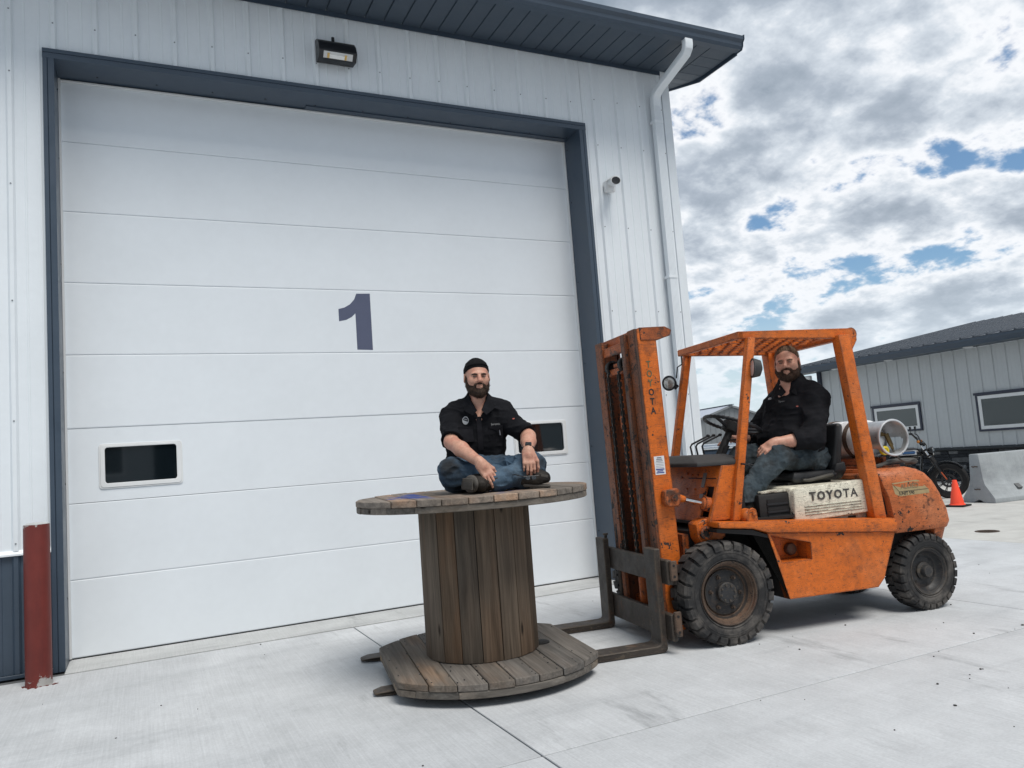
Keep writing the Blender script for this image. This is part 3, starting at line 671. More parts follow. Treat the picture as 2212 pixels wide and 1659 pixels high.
# --- side panels with the step pocket
LIPF, LIPR = -.03, -1.472
for s in (1, -1):
    y0, y1 = .495*s, .56*s
    P = dict(a=(-.415, .700), b=(-.472, .489), c=(-.506, .489), d=(-.438, .684), e=(-.751, .605), f=(-.751, .672), g=(-.749, .489), h=(-1.42, .489), i=(-1.472, .607), j=(-1.335, .292), k=(-1.275, .235), l=(-.54, .238))
    polys = ['abcd', 'adef', 'fegHi'.replace('H', 'h'), ['b', 'l', 'k', 'j', 'h', 'g', 'c']]
    mb = MB(); mb.plate([[P[q] for q in pl] for pl in polys], 'y', y0, y1)
    sp_ = mb.done('side_panel', OR, fk, bev=.004)
    MB().plate([[P[q] for q in 'cged']], 'y', .40*s, .41*s).done('pocket_back', OR, sp_)
    # pocket walls
    pw = MB(); ring = [P[q] for q in 'cged']
    for q in range(4):
        a, b = ring[q], ring[(q+1) % 4]; pw.add([(a[0], .41*s, a[1]), (b[0], .41*s, b[1]), (b[0], .497*s, b[1]), (a[0], .497*s, a[1])], [(0, 1, 2, 3)])
    pw.done('pocket_wall', OR, sp_)
    MB().lathe([(.042, 0), (.045, .02), (.04, .036), (.02, .042), (.001, .044)], (-.675, .41*s, .555), (0, s, 0), 24).done('filler_cap', RIMM, sp_)
    # top rail: a folded lip that slopes down to the rear
    MB().prism([(LIPF, .812), (LIPF, .772), (-.30, .742), (-.415, .704), (LIPR, .610), (LIPR-.012, .66), (LIPR, .707)], 'y', .40*s, .585*s).done('fender_rail', OR, fk, bev=.010, seg=2)
    # wheel arch behind and over the tyre
    MB().prism([(-.415, .690), (-.472, .489), (-.54, .238), (-.56, .238), (-.50, .489), (-.445, .66), (-.30, .70), (-.03, .74), (-.03, .765), (-.30, .735)], 'y', .22*s, .555*s).done('wheel_arch', DARK, fk)
MB().bx(-1.47, -.44, -.40, .40, .26, .62).done('chassis', VOID, fk)
MB().bx(-.44, .05, -.30, .30, .30, .74).done('transmission', VOID, fk)
MB().bx(-1.47, -.44, -.395, .395, .62, .70).done('chassis_deck', DARK, fk)
# --- front bulkhead with the round-cornered opening for the tilt cylinder
def bulk(z): return -.16+(1.18-z)*.344
bp = MB()
yo = [-.45, .25, .33, .435, .47]; zo = [.80, .835, 1.04, 1.185]
pol = []
vs = []
for i in range(4):
    for j in range(3):
        if i in (2,) and j == 1: continue
        if i == 1 and j == 1: pass
        pol.append([(yo[i], zo[j]), (yo[i+1], zo[j]), (yo[i+1], zo[j+1]), (yo[i], zo[j+1])])
bp.plate(pol, 'x', 0, -.02)
for v in bp.bm.verts: v.co.x += bulk(v.co.z)
bh = bp.done('bulkhead', OR, fk, bev=.003)
MB().bx(-.34, -.13, .05, .44, .80, 1.10).done('cowl_void', VOID, fk)
# far side bulkhead lower: bolts
for (y, z) in ((.18, 1.12), (.10, 1.12), (.02, 1.13), (.18, 1.02), (.06, 1.02), (.20, .92), (-.05, 1.1), (.28, 1.15)):
    MB().cyl((bulk(z)-.002, y, z), (bulk(z)+.008, y, z), .009, .008, 6).done('bolt', OR, bh)
MB().box((bulk(1.08)+.003, .285, 1.085), (.004, .045, .105), (0, -.33, 0)).done('data_plate', pbr('grey_plate', (.20, .20, .20), .4, .6, .1, 20), bh)
MB().box((bulk(.985)+.003, .285, .975), (.004, .05, .03), (0, -.33, 0)).done('data_plate', bpy.data.materials['grey_plate'], bh)
for s in (1, -1):
    sp2 = MB(); sp2.prism([(bulk(1.185)-.003, 1.185), (bulk(.81)-.003, .81), (-.24, .81), (-.35, 1.185)], 'y', .448*s, .473*s)
    sp2.done('cowl_side', OR, fk, bev=.004)
# floor, dash pad
MB().bx(-.74, -.05, -.46, .46, .775, .795).done('floor_plate', DARK, fk)
d_ = MB(); d_.rings([[(.02, -.46, z0), (.02, .46, z0), (-.36, .485, z0), (-.36, -.485, z0)] for z0 in (1.187, 1.215)]+[[(-.06, -.40, 1.262), (-.06, .24, 1.262), (-.31, .30, 1.262), (-.31, -.40, 1.262)]])
d_.done('dash_pad', pbr('dash_black', (.035, .034, .034), .75, 0, .35, 12, .3, 60), fk, bev=.008, seg=2)
# --- steering
cd_ = (Vector((-.575, .0, 1.475))-Vector((-.40, 0, 1.19))).normalized()
st = MB().cyl((-.36, 0, 1.12), (-.545, 0, 1.42), .032, .028, 14).done('steering_column', DARK, fk)
MB().lathe([(.035, 0), (.062, .012), (.072, .045), (.074, .075), (.068, .082), (.060, .095), (.012, .105)], Vector((-.545, 0, 1.42))-cd_*.01, cd_, 24).done('wheel_hub', DARK, st)
nrm = Vector((-.36, 0, .93)).normalized(); cen = Vector((-.572, 0, 1.472)); e1 = Vector((.93, 0, .36)).normalized(); e2 = Vector((0, 1, 0))
def onw(a, r_): return cen+(e1*math.cos(a)+e2*math.sin(a))*r_
rimr = [.0135+.0022*math.cos(k*math.pi) for k in range(72)]
swm = MB(); swm.tube([onw(2*math.pi*k/72, .212) for k in range(72)], rimr, 10, True)
sw = swm.done('steering_wheel', BLACKP, st)
for a in (R(20), R(140), R(260)):
    MB().tube([onw(a, .207), onw(a, .13)-nrm*.012, onw(a, .05)-nrm*.03], [.012, .013, .016], 8).done('spoke', BLACKP, st)
MB().tube([(-.50, .03, 1.36), (-.52, .10, 1.355), (-.56, .17, 1.36)], .006, 8).ball((-.56, .17, 1.36), .011).done('shift_lever', DARK, st)
MB().cyl((-.45, .02, 1.24), (-.49, .045, 1.32), .02, .018, 12).done('switch_box', DARK, st)
for i, yy in enumerate((-.23, -.17, -.10)):
    xo = -.015*i
    MB().tube([(-.335+xo, yy, 1.255), (-.325+xo, yy, 1.325), (-.34+xo, yy, 1.345), (-.485+xo, yy, 1.40)], .0075, 8).ball((-.49+xo, yy, 1.403), (.016, .014, .012)).done('control_lever', BLACKP, fk)
# --- mast
ml = Matrix.Rotation(R(1.2), 4, 'Y')
mast = bpy.data.objects.new('mast', None)
def msh(me_mb, name, mat, par, bev=.004, seg=1):
    """the mast leans a little forward"""
    bmesh.ops.transform(me_mb.bm, matrix=Matrix.Translation((.22, 0, .4)) @ ml @ Matrix.Translation((-.22, 0, -.4)), verts=me_mb.bm.verts)
    return me_mb.done(name, mat, par, bev=bev, seg=seg)
mast = msh(MB().bx(.17, .27, -.30, .30, .16, .26).bx(.15, .19, -.30, .30, 1.55, 1.66), 'mast', ORW, fk)
for s in (1, -1):
    web = msh(MB().bx(.155, .300, .332*s, .362*s, .09, 2.185), 'outer_rail', OR, mast)
    msh(MB().bx(.300, .322, .245*s, .363*s, .09, 2.185), 'rail_flange', ORM, mast)
    msh(MB().bx(.156, .178, .262*s, .331*s, .09, 2.183), 'rail_flange', ORM, mast)
    msh(MB().bx(.215, .345, .205*s, .238*s, .12, 2.165), 'inner_rail', ORM, mast)
    msh(MB().bx(.322, .350, .175*s, .2395*s, .12, 2.166), 'inner_flange', ORM, mast)
    # lift cylinder
    msh(MB().cyl((.205, .125*s, .14), (.205, .125*s, 1.15), .042, .042, 20), 'lift_cylinder', OR, mast)
    msh(MB().cyl((.205, .125*s, 1.15), (.205, .125*s, 1.92), .026, .026, 16), 'lift_rod', ORW, mast)
msh(MB().bx(.305, .335, -.24, .24, 2.05, 2.12), 'mast_cross_member', ORW, mast)
tb_ = MB(); tb_.prism([(.28, 2.192), (.08, 2.192), (.03, 2.165), (.045, 2.125), (.15, 2.095), (.28, 2.10)], 'y', -.368, .368)
tbo = msh(tb_, 'mast_tie_bar', ORW, mast)
# centre ram with crosshead and chain rollers
msh(MB().cyl((.285, 0, .14), (.285, 0, 1.50), .036, .036, 20).cyl((.285, 0, 1.50), (.285, 0, 1.60), .044, .044, 20), 'centre_ram', ORW, mast)
msh(MB().cyl((.285, 0, 1.6), (.285, 0, 1.92), .026, .026, 16), 'centre_rod', ORW, mast)
msh(MB().bx(.25, .33, -.14, .14, 1.90, 1.955).bx(.26, .325, -.05, .05, 1.955, 1.99), 'crosshead', ORW, mast, .012, 2)
for s in (1, -1):
    msh(MB().lathe([(.056, -.022), (.056, .022), (.04, .022), (.04, -.022)], (.30, s*.115, 1.965), (0, 1, 0), 20), 'chain_roller', DARK, mast)
    cm = MB()
    for k in range(56):
        z = .46+k*.0262
        if k % 2: cm.box((.350, s*.095, z), (.014, .012, .030)); cm.cyl((.350, s*.095-.014, z+.013), (.350, s*.095+.014, z+.013), .008, .008, 6)
        else: cm.box((.350, s*.095+.012, z), (.022, .005, .038)).box((.350, s*.095-.012, z), (.022, .005, .038))
    msh(cm, 'lift_chain', CHAIN, mast, 0); cm = MB()
    for k in range(56):
        z = .46+k*.0262
        cm.box((.247, s*.095, z), (.016, .02, .0262))
    msh(cm, 'lift_chain', CHAIN, mast, 0)
# backing so that the mast is not see-through below the dash
MB().bx(.05, .10, -.30, .30, .30, .72).done('axle_bracket', ORW, fk)
# lettering, sticker
lx = .238
for i, ch_ in enumerate('TOYOTA'):
    z = 1.925-i*.0655
    text('lettering', ch_, INKF if i < 3 else INK, web if False else mast, (lx+(z-.4)*.0209, .3635, z), (R(90), 0, R(180)), .066, .0006, bold=.0016, xs=.82)
STK = pbr('white_sticker', (.66, .67, .69), .5, 0, .08, 30); STB = pbr('blue_print', (.03, .05, .22), .5); STG = pbr('grey_print', (.20, .21, .24), .5)
sx, sz = .236+.0209*.8, 1.218
so = MB().box((sx, .3633, sz), (.078, .0012, .128), (0, R(1.2), 0)).done('sticker', STK, mast)
for i, (w_, hh, mt) in enumerate(((.035, .008, STG), (.045, .008, STG), (.05, .006, STG), (.062, .003, STG), (.06, .003, STG), (.058, .003, STG), (.062, .003, STG), (.064, .009, STB), (.045, .008, STB), (.06, .008, STB))):
    MB().box((sx, .3641, sz+.053-i*.0115), (w_, .0006, hh)).done('print_line', mt, so)
# tilt cylinder
MB().prism([(.262, 1.045), (.27, .965), (.245, .930), (.165, .930), (.15, .96), (.15, 1.03), (.165, 1.055)], 'y', .362, .43).done('tilt_block', ORW, fk, bev=.008)
tcyl = MB().cyl((.20, .43, .99), (.20, .445, .99), .026, .026, 6).cyl((.20, .44, .99), (.20, .455, .99), .012, .012, 8).done('tilt_pin', ORW, fk)
MB().cyl((.155, .40, .985), (.105, .40, .972), .028, .022, 14).done('rod_clevis', OR, fk)
MB().cyl((.11, .40, .973), (-.05, .40, .928), .0145, .0145, 14).done('tilt_rod', CHROME, fk)
MB().cyl((-.035, .40, .932), (-.30, .40, .86), .050, .050, 20).cyl((-.022, .40, .936), (-.036, .40, .932), .030, .044, 18).done('tilt_cylinder', ORW, fk)
# pivot boss under the bulkhead
MB().prism([(.05, .80), (-.03, .83), (-.12, .80), (-.18, .70), (-.02, .60), (.04, .70)], 'y', .30, .43).done('pivot_bracket', OR, fk, bev=.01)
MB().lathe([(.045, 0), (.045, .03), (.03, .034), (.028, .01)], (-.01, .425, .735), (0, 1, 0), 20).done('pivot_boss', ORW, fk)
MB().tube([(.12, .36, .62), (.02, .40, .60), (-.06, .40, .57)], .014, 8).tube([(.12, .38, .56), (.0, .40, .55), (-.06, .38, .52)], .012, 8).done('hydraulic_hose', DARK, fk)
# --- carriage and forks
cg = MB().bx(.350, .388, -.52, .60, .445, .605).bx(.350, .388, -.52, .60, .085, .255).done('carriage', STEEL, fk, bev=.006)
for s in (1, -1): MB().bx(.30, .352, (.26 if s > 0 else -.30), (.30 if s > 0 else -.26), .10, .60).done('carriage_plate', STEEL, cg, bev=.004)
for z0, z1 in ((.47, .60), (.115, .275)):
    MB().bx(.325, .375, .602, .625, z0, z1).done('end_block', RIMM, cg, bev=.005)
    [MB().cyl((.35, .625, zz), (.35, .627, zz), .009, .009, 10).done('bolt_hole', VOID, cg) for zz in (z0+.03, z1-.03)]
for y0 in (.362, -.502):
    y1 = y0+.160
    mb = MB(); mb.prism([(.390, .675), (.434, .675), (.434, .070), (.442, .055), (.47, .050), (1.5, .047), (2.25, .028), (2.30, .022), (2.30, .010), (2.2, .006), (.42, .005), (.399, .012), (.390, .032)], 'y', y0, y1)
    for v in mb.bm.verts:
        if v.co.x > 2.27: v.co.y = (y0+y1)/2+(v.co.y-(y0+y1)/2)*.55
        elif v.co.x > 2.19: v.co.y = (y0+y1)/2+(v.co.y-(y0+y1)/2)*.92
    mb.done('fork', STEEL, fk, bev=.005)
MB().cyl((.40, -.37, .675), (.40, -.37, .705), .012, .012, 10).cyl((.40, -.37, .70), (.40, -.37, .712), .022, .02, 12).done('fork_pin', STEEL, cg)
# --- overhead guard
def beam(p0, p1, wx, wy, mat, name, par, bev=.008):
    p0 = Vector(p0); p1 = Vector(p1)
    rs = [[p+Vector((a*wx/2, b*wy/2, 0)) for a, b in ((-1, -1), (1, -1), (1, 1), (-1, 1))] for p in (p0, p1)]
    return MB().rings(rs).done(name, mat, par, bev=bev, seg=2)
og = MB().bx(-.455, -.41, -.455, .455, 2.075, 2.128).done('overhead_guard', OR, fk, bev=.006)
for s in (1, -1):
    beam((-.502, .462*s, 2.08), (-.215, .492*s, .80), .064, .05, OR, 'front_post', og)
    beam((-1.285, .452*s, 2.075), (-1.392, .488*s, .70), .104, .085, OR if s > 0 else OR, 'rear_post', og)
    MB().prism([(-.415, 2.128), (-.415, 2.075), (-1.22, 2.055), (-1.35, 2.03), (-1.40, 2.05), (-1.405, 2.105), (-1.37, 2.128)], 'y', .425*s, .455*s).done('guard_rail', OR, og, bev=.005)
    MB().lathe([(.048, -.012), (.048, .012), (.022, .012), (.022, -.012)], (-1.385, .44*s, 2.085), (0, 1, 0), 22, closed=True).done('lifting_eye', OR, og)
    MB().prism([(-1.335, 2.04), (-1.43, 2.08), (-1.428, 2.035), (-1.355, 1.93)], 'y', .43*s, .454*s).done('gusset', OR, og, bev=.004)
    MB().lathe([(.055, -.02), (.05, .04), (.03, .06)], (-.30, .50*s, .825), (0, s, 0), 16).prism([(-.265, .79), (-.285, .87), (-.315, .885), (-.345, .87), (-.355, .775)], 'y', .545*s, .565*s).done('hinge_bracket', OR, og, bev=.006)
    MB().cyl((-.32, .565*s, .845), (-.32, .582*s, .845), .016, .016, 6).done('hinge_bolt', OR, og)
MB().bx(-1.36, -1.29, -.42, .42, 2.045, 2.105).done('rear_cross_member', OR, og, bev=.006)
for q in range(8):
    y = -.36+q*.103
    MB().bx(-1.29, -.455, y-.006, y+.006, 2.066, 2.100).done('guard_bar', OR, og)
for q in range(9):
    y0 = -.425 if q == 0 else -.36+(q-1)*.103+.006; y1 = -.36+q*.103-.006 if q < 8 else .425
    for k in range(9):
        x = -.505-(k+.5*(q % 2))*.092
        if x > -1.285: MB().box((x, (y0+y1)/2, 2.084), (.014, y1-y0, .028), (0, R(18), 0)).done('guard_link', OR, og)
# scuffed bare-metal leading edge of the near front post
# --- lamps
def lamp(loc, yaw, par):
    L_ = MB().lathe([(.012, -.075), (.045, -.055), (.060, -.01), (.062, .0)], (0, 0, 0), (1, 0, 0), 24).done('work_lamp', BLACKP, par, loc=loc, rot=(0, 0, yaw))
    MB().lathe([(.062, -.004), (.064, .006), (.053, .010), (.052, .0)], (0, 0, 0), (1, 0, 0), 24, closed=True).done('bezel', BLACKP, L_)
    MB().lathe([(.054, .002), (.04, .012), (.02, .017), (.001, .018)], (0, 0, 0), (1, 0, 0), 24).done('lens', pbr('lamp_glass', (.42, .42, .40), .12, .55, .5, 26, .5, 40), L_)
    return L_
lamp((-.335, -.50, 1.862), R(38), fk)
l2 = MB().lathe([(.02, -.07), (.055, -.055), (.066, -.012), (.068, .0), (.06, .004), (.058, -.004), (.01, -.006)], (0, 0, 0), (1, 0, 0), 24)
bmesh.ops.scale(l2.bm, vec=(1, .78, 1.05), verts=l2.bm.verts)
l2o = l2.done('work_lamp', pbr('lamp_housing', (.035, .036, .037), .6, 0, .2, 12, .1, 60), fk, loc=(-.455, .52, 1.852), rot=(0, R(-6), R(-12)))
MB().lathe([(.056, -.002), (.001, .004)], (0, 0, 0), (1, 0, 0), 24).done('lens', LENS, l2o)
MB().cyl((-.50, .50, 1.80), (-.50, .50, 1.86), .012).cyl((-.37, -.485, 1.81), (-.40, -.475, 1.84), .012).done('lamp_bracket', BLACKP, fk)
MB().tube([(-.415, -.40, 2.07), (-.425, -.42, 2.03), (-.44, -.45, 2.01), (-.41, -.475, 1.99), (-.40, -.49, 1.9)], .006, 6).done('lamp_wire', BLACKP, fk)
MB().tube([(-.30, .47, 1.19), (-.295, .53, 1.185), (-.33, .525, 1.18), (-.345, .47, 1.185)], .007, 6, True).tube([(-.34, .525, 1.185), (-.38, .53, 1.17)], .004, 6).tube([(-.34, .525, 1.18), (-.37, .53, 1.15)], .004, 6).done('cable_tie', BLACKP, fk)
# --- hood, louvres, cream cover
hood = MB().bx(-1.40, -.72, -.43, .43, .70, .985).done('engine_hood', CREAM, fk, bev=.02, seg=3)
MB().bx(-.74, -.47, -.40, .41, .70, .955).done('hood_front', DARK, fk, bev=.02, seg=2)
for k in range(3):
    z = .775+k*.055
    MB().bx(-.70, -.535, .408, .418, z, z+.028).done('louvre', VOID, hood)
    MB().prism([(.409, z-.004), (.422, z-.012), (.422, z-.002), (.409, z+.004)], 'x', -.705, -.53).done('louvre_blade', BLACKP, hood)
MB().bx(-.72, -.50, -.40, .40, .955, .972).done('hood_lip', CREAM, hood, bev=.005)
cov_ = [(-.716, .735), (-.724, .95), (-.732, .968), (-.755, .977), (-1.315, .998), (-1.34, .99), (-1.352, .965), (-1.378, .775), (-1.37, .758)]
cm = MB(); cm.prism(cov_, 'y', .40, .468); cv = cm.done('hood_side_cover', CREAM, fk, bev=.012, seg=3)
text('lettering', 'TOYOTA', worn('emboss_worn', (.085, .08, .075), .5, .5, .5, fade=(.42, .39, .31), rust=(.40, .37, .29), under=(.03, .03, .03)), cv, (-1.055, .4685, .908), (R(90), 0, R(181)), .085, .004, spacing=1.28, bold=.002)
for k in range(4):
    z = .842-k*.019
    MB().add([(-.80, .466, z-.006), (-1.29, .466, z-.001), (-1.29, .466, z+.009), (-.80, .466, z+.004), (-.803, .4735, z-.002), (-1.287, .4735, z+.003), (-1.287, .4735, z+.005), (-.803, .4735, z)], [(0, 1, 5, 4), (1, 2, 6, 5), (2, 3, 7, 6), (3, 0, 4, 7), (4, 5, 6, 7)]).done('pressed_ridge', CREAM, cv)
for x in (-.85, -1.22): MB().bx(x-.03, x+.03, .38, .44, .69, .74).done('cover_latch', DARK, cv)
# --- seat
seat = MB().rings([[( -.90, .25, 1.0), (-1.26, .26, 1.0), (-1.26, -.24, 1.0), (-.90, -.24, 1.0)], [(-.88, .26, 1.03), (-1.28, .27, 1.03), (-1.28, -.25, 1.03), (-.88, -.25, 1.03)], [(-.90, .25, 1.08), (-1.27, .25, 1.075), (-1.27, -.23, 1.075), (-.90, -.23, 1.08)]]).done('seat', VINYL, fk, bev=.025, seg=3)
MB().rings([[(-1.26, .24, 1.06), (-1.34, .24, 1.05), (-1.34, -.22, 1.05), (-1.26, -.22, 1.06)], [(-1.33, .25, 1.43), (-1.40, .24, 1.42), (-1.40, -.22, 1.42), (-1.33, -.23, 1.43)]]).done('seat_back', VINYL, seat, bev=.03, seg=3)
MB().bx(-1.24, -.86, -.20, .22, .975, 1.005).done('seat_rail', DARK, seat)
MB().rings([[(-1.22, .235, 1.0), (-1.33, .235, 1.0), (-1.33, .20, 1.0), (-1.22, .20, 1.0)], [(-1.25, .265, 1.06), (-1.36, .265, 1.06), (-1.36, .20, 1.06), (-1.25, .20, 1.06)], [(-1.28, .255, 1.12), (-1.36, .255, 1.13), (-1.36, .20, 1.13), (-1.28, .20, 1.12)]]).done('seat_bracket', VINYL, seat, bev=.012, seg=2)
MB().tube([(-1.22, .27, 1.04), (-1.12, .285, 1.03), (-1.0, .285, 1.015), (-.95, .28, 1.02)], [.016, .014, .014, .01], 6).done('seat_belt', pbr('dirty_webbing', (.09, .085, .075), .85, 0, .3, 20), seat)
# --- counterweight
def outline(xr, xf, hw_, rad_, n=6):
    pts = [(xf, -hw_)]
    for k in range(n+1):
        a = R(90*k/n); pts.append((xr+rad_-rad_*math.sin(a), -hw_+rad_-rad_*math.cos(a)))
    for k in range(n+1):
        a = R(90-90*k/n); pts.append((xr+rad_-rad_*math.sin(a), hw_-rad_+rad_*math.cos(a)))
    pts.append((xf, hw_)); return pts
lev = [(.585, -2.075, .495, .12), (.63, -2.10, .505, .13), (.72, -2.085, .508, .13), (.85, -2.035, .506, .13), (.94, -1.985, .502, .13), (1.0, -1.94, .49, .14), (1.035, -1.895, .465, .15), (1.055, -1.84, .43, .16), (1.062, -1.77, .39, .17)]
cwm = MB(); cwm.rings([[(x, y, z) for x, y in outline(xr, -1.475 if z < .9 else -1.452, h_, r_)] for z, xr, h_, r_ in lev])
# the front edge leans back towards the bottom like the rear post
for v in cwm.bm.verts:
    if v.co.x > -1.5: v.co.x += -(1.06-v.co.z)*.14
cw = cwm.done('counterweight', ORF, fk, bev=.004, ang=50)
MB().rings([[(x, y, z) for x, y in outline(xr, -1.9, h_, .12)] for z, xr, h_ in ((.40, -1.99, .42), (.47, -2.04, .46), (.59, -2.07, .485))]).done('counterweight_skirt', ORF, cw, bev=.01)
MB().bx(-1.93, -1.46, -.39, .39, .42, .585).done('tow_frame', VOID, cw)
MB().bx(-1.55, -1.42, -.45, .45, .72, 1.02).done('rear_bulkhead', DARK, fk)
MB().bx(-1.50, -1.38, -.42, .42, .99, 1.03).done('hood_rear', ORF, fk, bev=.01)
# tan decal
TAN = pbr('tan_decal', (.34, .255, .13), .55, 0, .18, 22, .05, 90)
def cwy(z): return float(np.interp(z, [l_[0] for l_ in lev], [l_[2] for l_ in lev]))
def cwp(x, z, off=.0012): return (x, cwy(z)+off, z)
dp = [(-1.545, .950), (-1.765, .960), (-1.79, .955), (-1.868, .885), (-1.872, .855), (-1.60, .850), (-1.56, .87)]
dm = MB(); dm.add([cwp(x, z) for x, z in dp], [tuple(range(len(dp)))]); dec = dm.done('decal', TAN, cw)
MB().tube([cwp(-1.60, .884, .002), cwp(-1.868, .887, .002)], .0012, 4).tube([cwp(-1.545, .949, .002), cwp(-1.60, .884, .002), cwp(-1.598, .851, .002)], .0012, 4).done('decal_line', INK, dec)
text('lettering', 'UNIT 590', INK, dec, cwp(-1.668, .867, .0016), (R(90), 0, R(180.0)), .034, .0004, bold=.0006, xs=.95)
text('lettering', 'ALLIED', pbr('faded_decal_print', (.20, .15, .08), .6, 0, .5, 60), dec, cwp(-1.70, .918, .0016), (R(91), 0, R(180)), .05, .0004, spacing=1.05, bold=.001)
for x in (-1.72, -1.66, -1.60, -1.55): pass
# --- gas bottle on its cradle
MB().bx(-1.76, -1.50, -.30, .30, 1.060, 1.085).bx(-1.74, -1.70, -.26, .26, 1.085, 1.14).bx(-1.56, -1.52, -.26, .26, 1.085, 1.14).done('bottle_cradle', ORF, fk, bev=.004)
CYL0, ZC_, RB = -1.655, 1.285, .152
stp = MB()
for y in (.10, -.18):
    stp.lathe([(RB+.0015, y-.022), (RB+.007, y-.022), (RB+.007, y+.022), (RB+.0015, y+.022)], (CYL0, 0, ZC_), (0, 1, 0), 32, closed=True)
stp.done('bottle_strap', RIMM, fk)
tank = thing('gas_bottle', 'dented white and bare aluminium propane bottle lying behind the driver', 'gas bottle', FORG, HEAD)
t = NT('bottle_aluminium'); yv = t.n('ShaderNodeSeparateXYZ'); t.l(t.obj, yv.inputs[0])
wh_ = t.mr(t.math('ADD', yv.outputs[1], t.math('MULTIPLY', t.noise(14, 5, .6), .05)), .235, .245, 1, 0); scr = t.mr(t.noise(20, 6, .7), .64, .67)
c_ = t.mix(wh_, (.66, .67, .68), (.76, .76, .76)); c_ = t.mix(t.math('MULTIPLY', t.mr(t.noise(5, 6, .65), .5, .68), .5), c_, (.33, .31, .29)); c_ = t.mix(scr, c_, (.16, .14, .13))
t.bump(t.noise(30, 4, .6), .1, .003)
ALU = t.fin(c_, t.mr(t.noise(9, 4, .6), .3, .7, .28, .45, False), t.math('SUBTRACT', .75, t.math('MULTIPLY', wh_, .70)), .5)
MB().lathe([(.001, -.47), (.06, -.465), (.11, -.44), (.14, -.40), (RB, -.34), (RB, -.03), (RB-.002, -.028), (RB-.002, -.022), (RB, -.02), (RB, .15), (.147, .19), (.13, .225), (.10, .245), (.05, .255), (.001, .257)], (CYL0, 0, ZC_), (0, 1, 0), 48).done('shell', ALU, tank)
# collar: a pierced ring with a rolled rim
nC = 60; rc = .131; colm = MB()
def cpt(k, y, r_=rc): a = 2*math.pi*k/nC; return (CYL0+r_*math.cos(a), y, ZC_+r_*math.sin(a))
ysr = [.205, .25, .27, .39, .41, .45]
for k in range(nC):
    ang = 360*k/nC
    for q in range(5):
        if q in (1, 2, 3):
            # two windows in the collar: below towards the front, and at the back
            for c0, hw_ in ((292, 32), (205, 26)):
                dd = abs((ang+3-c0+180) % 360-180)
                if dd < hw_-(8 if q != 2 else 0): break
            else:
                dd = None
            if dd is not None and dd < hw_-(8 if q != 2 else 0): continue
        for r0 in (rc,):
            a0, a1 = cpt(k, ysr[q]), cpt(k+1, ysr[q]); b0, b1 = cpt(k, ysr[q+1]), cpt(k+1, ysr[q+1]); i0, i1 = cpt(k, ysr[q], rc-.005), cpt(k+1, ysr[q], rc-.005); j0, j1 = cpt(k, ysr[q+1], rc-.005), cpt(k+1, ysr[q+1], rc-.005)
            colm.add([a0, a1, b1, b0, i0, i1, j1, j0], [(0, 1, 2, 3), (7, 6, 5, 4), (0, 4, 5, 1), (1, 5, 6, 2), (2, 6, 7, 3), (3, 7, 4, 0)])
colm.done('collar', ALU, tank, ang=25)
MB().tube([cpt(k, .452, rc+.001) for k in range(nC)], .0085, 8, True).done('collar_rim', ALU, tank)
BRASS = pbr('tarnished_brass', (.17, .12, .055), .45, .8, .3, 30)
MB().cyl((CYL0, .25, ZC_+.03), (CYL0, .34, ZC_+.03), .018, .016, 12).cyl((CYL0-.0, .33, ZC_+.03), (CYL0-.045, .335, ZC_+.02), .014, .012, 10).cyl((CYL0-.03, .345, ZC_+.03), (CYL0-.055, .36, ZC_-.06), .019, .017, 12).cyl((CYL0-.055, .36, ZC_-.06), (CYL0-.06, .365, ZC_-.09), .012, .011, 10).done('valve', BRASS, tank)
MB().cyl((CYL0+.055, .25, ZC_), (CYL0+.055, .285, ZC_), .03, .03, 16).done('gauge_body', BLACKP, tank)
gf = MB().cyl((CYL0+.052, .285, ZC_), (CYL0+.052, .289, ZC_), .024, .024, 16).done('gauge_face', STK, tank)
MB().box((CYL0+.05, .290, ZC_+.002), (.004, .001, .026), (0, .3, 0)).done('gauge_needle', INK, gf)
YEL = pbr('yellow_cap', (.72, .56, .02), .45, 0, .1, 20)
MB().lathe([(.034, 0), (.036, .01), (.034, .028), (.02, .034), (.018, .028), (.001, .028)], (CYL0+.015, .345, ZC_-.095), (0, 1, 0), 18).done('dust_cap', YEL, tank)
HOSE = pbr('grey_hose', (.085, .085, .08), .75, 0, .2, 20, .2, 90)
def bez(ps, n=24):
    ps = [Vector(p) for p in ps]; out = []
    P_ = [ps[0]]+ps+[ps[-1]]
    for i in range(1, len(P_)-2):
        for k in range(n//(len(ps)-1)):
            u = k/(n//(len(ps)-1)); p0, p1, p2, p3 = P_[i-1:i+3]
            out.append(.5*((2*p1)+(p2-p0)*u+(2*p0-5*p1+4*p2-p3)*u*u+(3*p1-p0-3*p2+p3)*u**3))
    return out+[ps[-1]]
MB().tube(bez([(CYL0-.06, .365, ZC_-.09), (CYL0-.07, .38, ZC_-.14), (CYL0-.13, .37, ZC_-.18), (CYL0-.22, .33, 1.095), (-1.95, .31, 1.105), (-1.99, .30, 1.085)]), .0075, 8).done('gas_hose', HOSE, fk)
MB().tube(bez([(-1.50, .36, 1.06), (-1.60, .33, 1.075), (-1.75, .32, 1.10), (-1.90, .30, 1.10), (-1.99, .28, 1.085), (-1.97, .2, 1.07)]), .0185, 10).done('return_hose', HOSE, fk)
MB().box((-1.70, .33, 1.068), (.16, .05, .012), (0, 0, .15)).done('hose_bracket', ORF, fk)
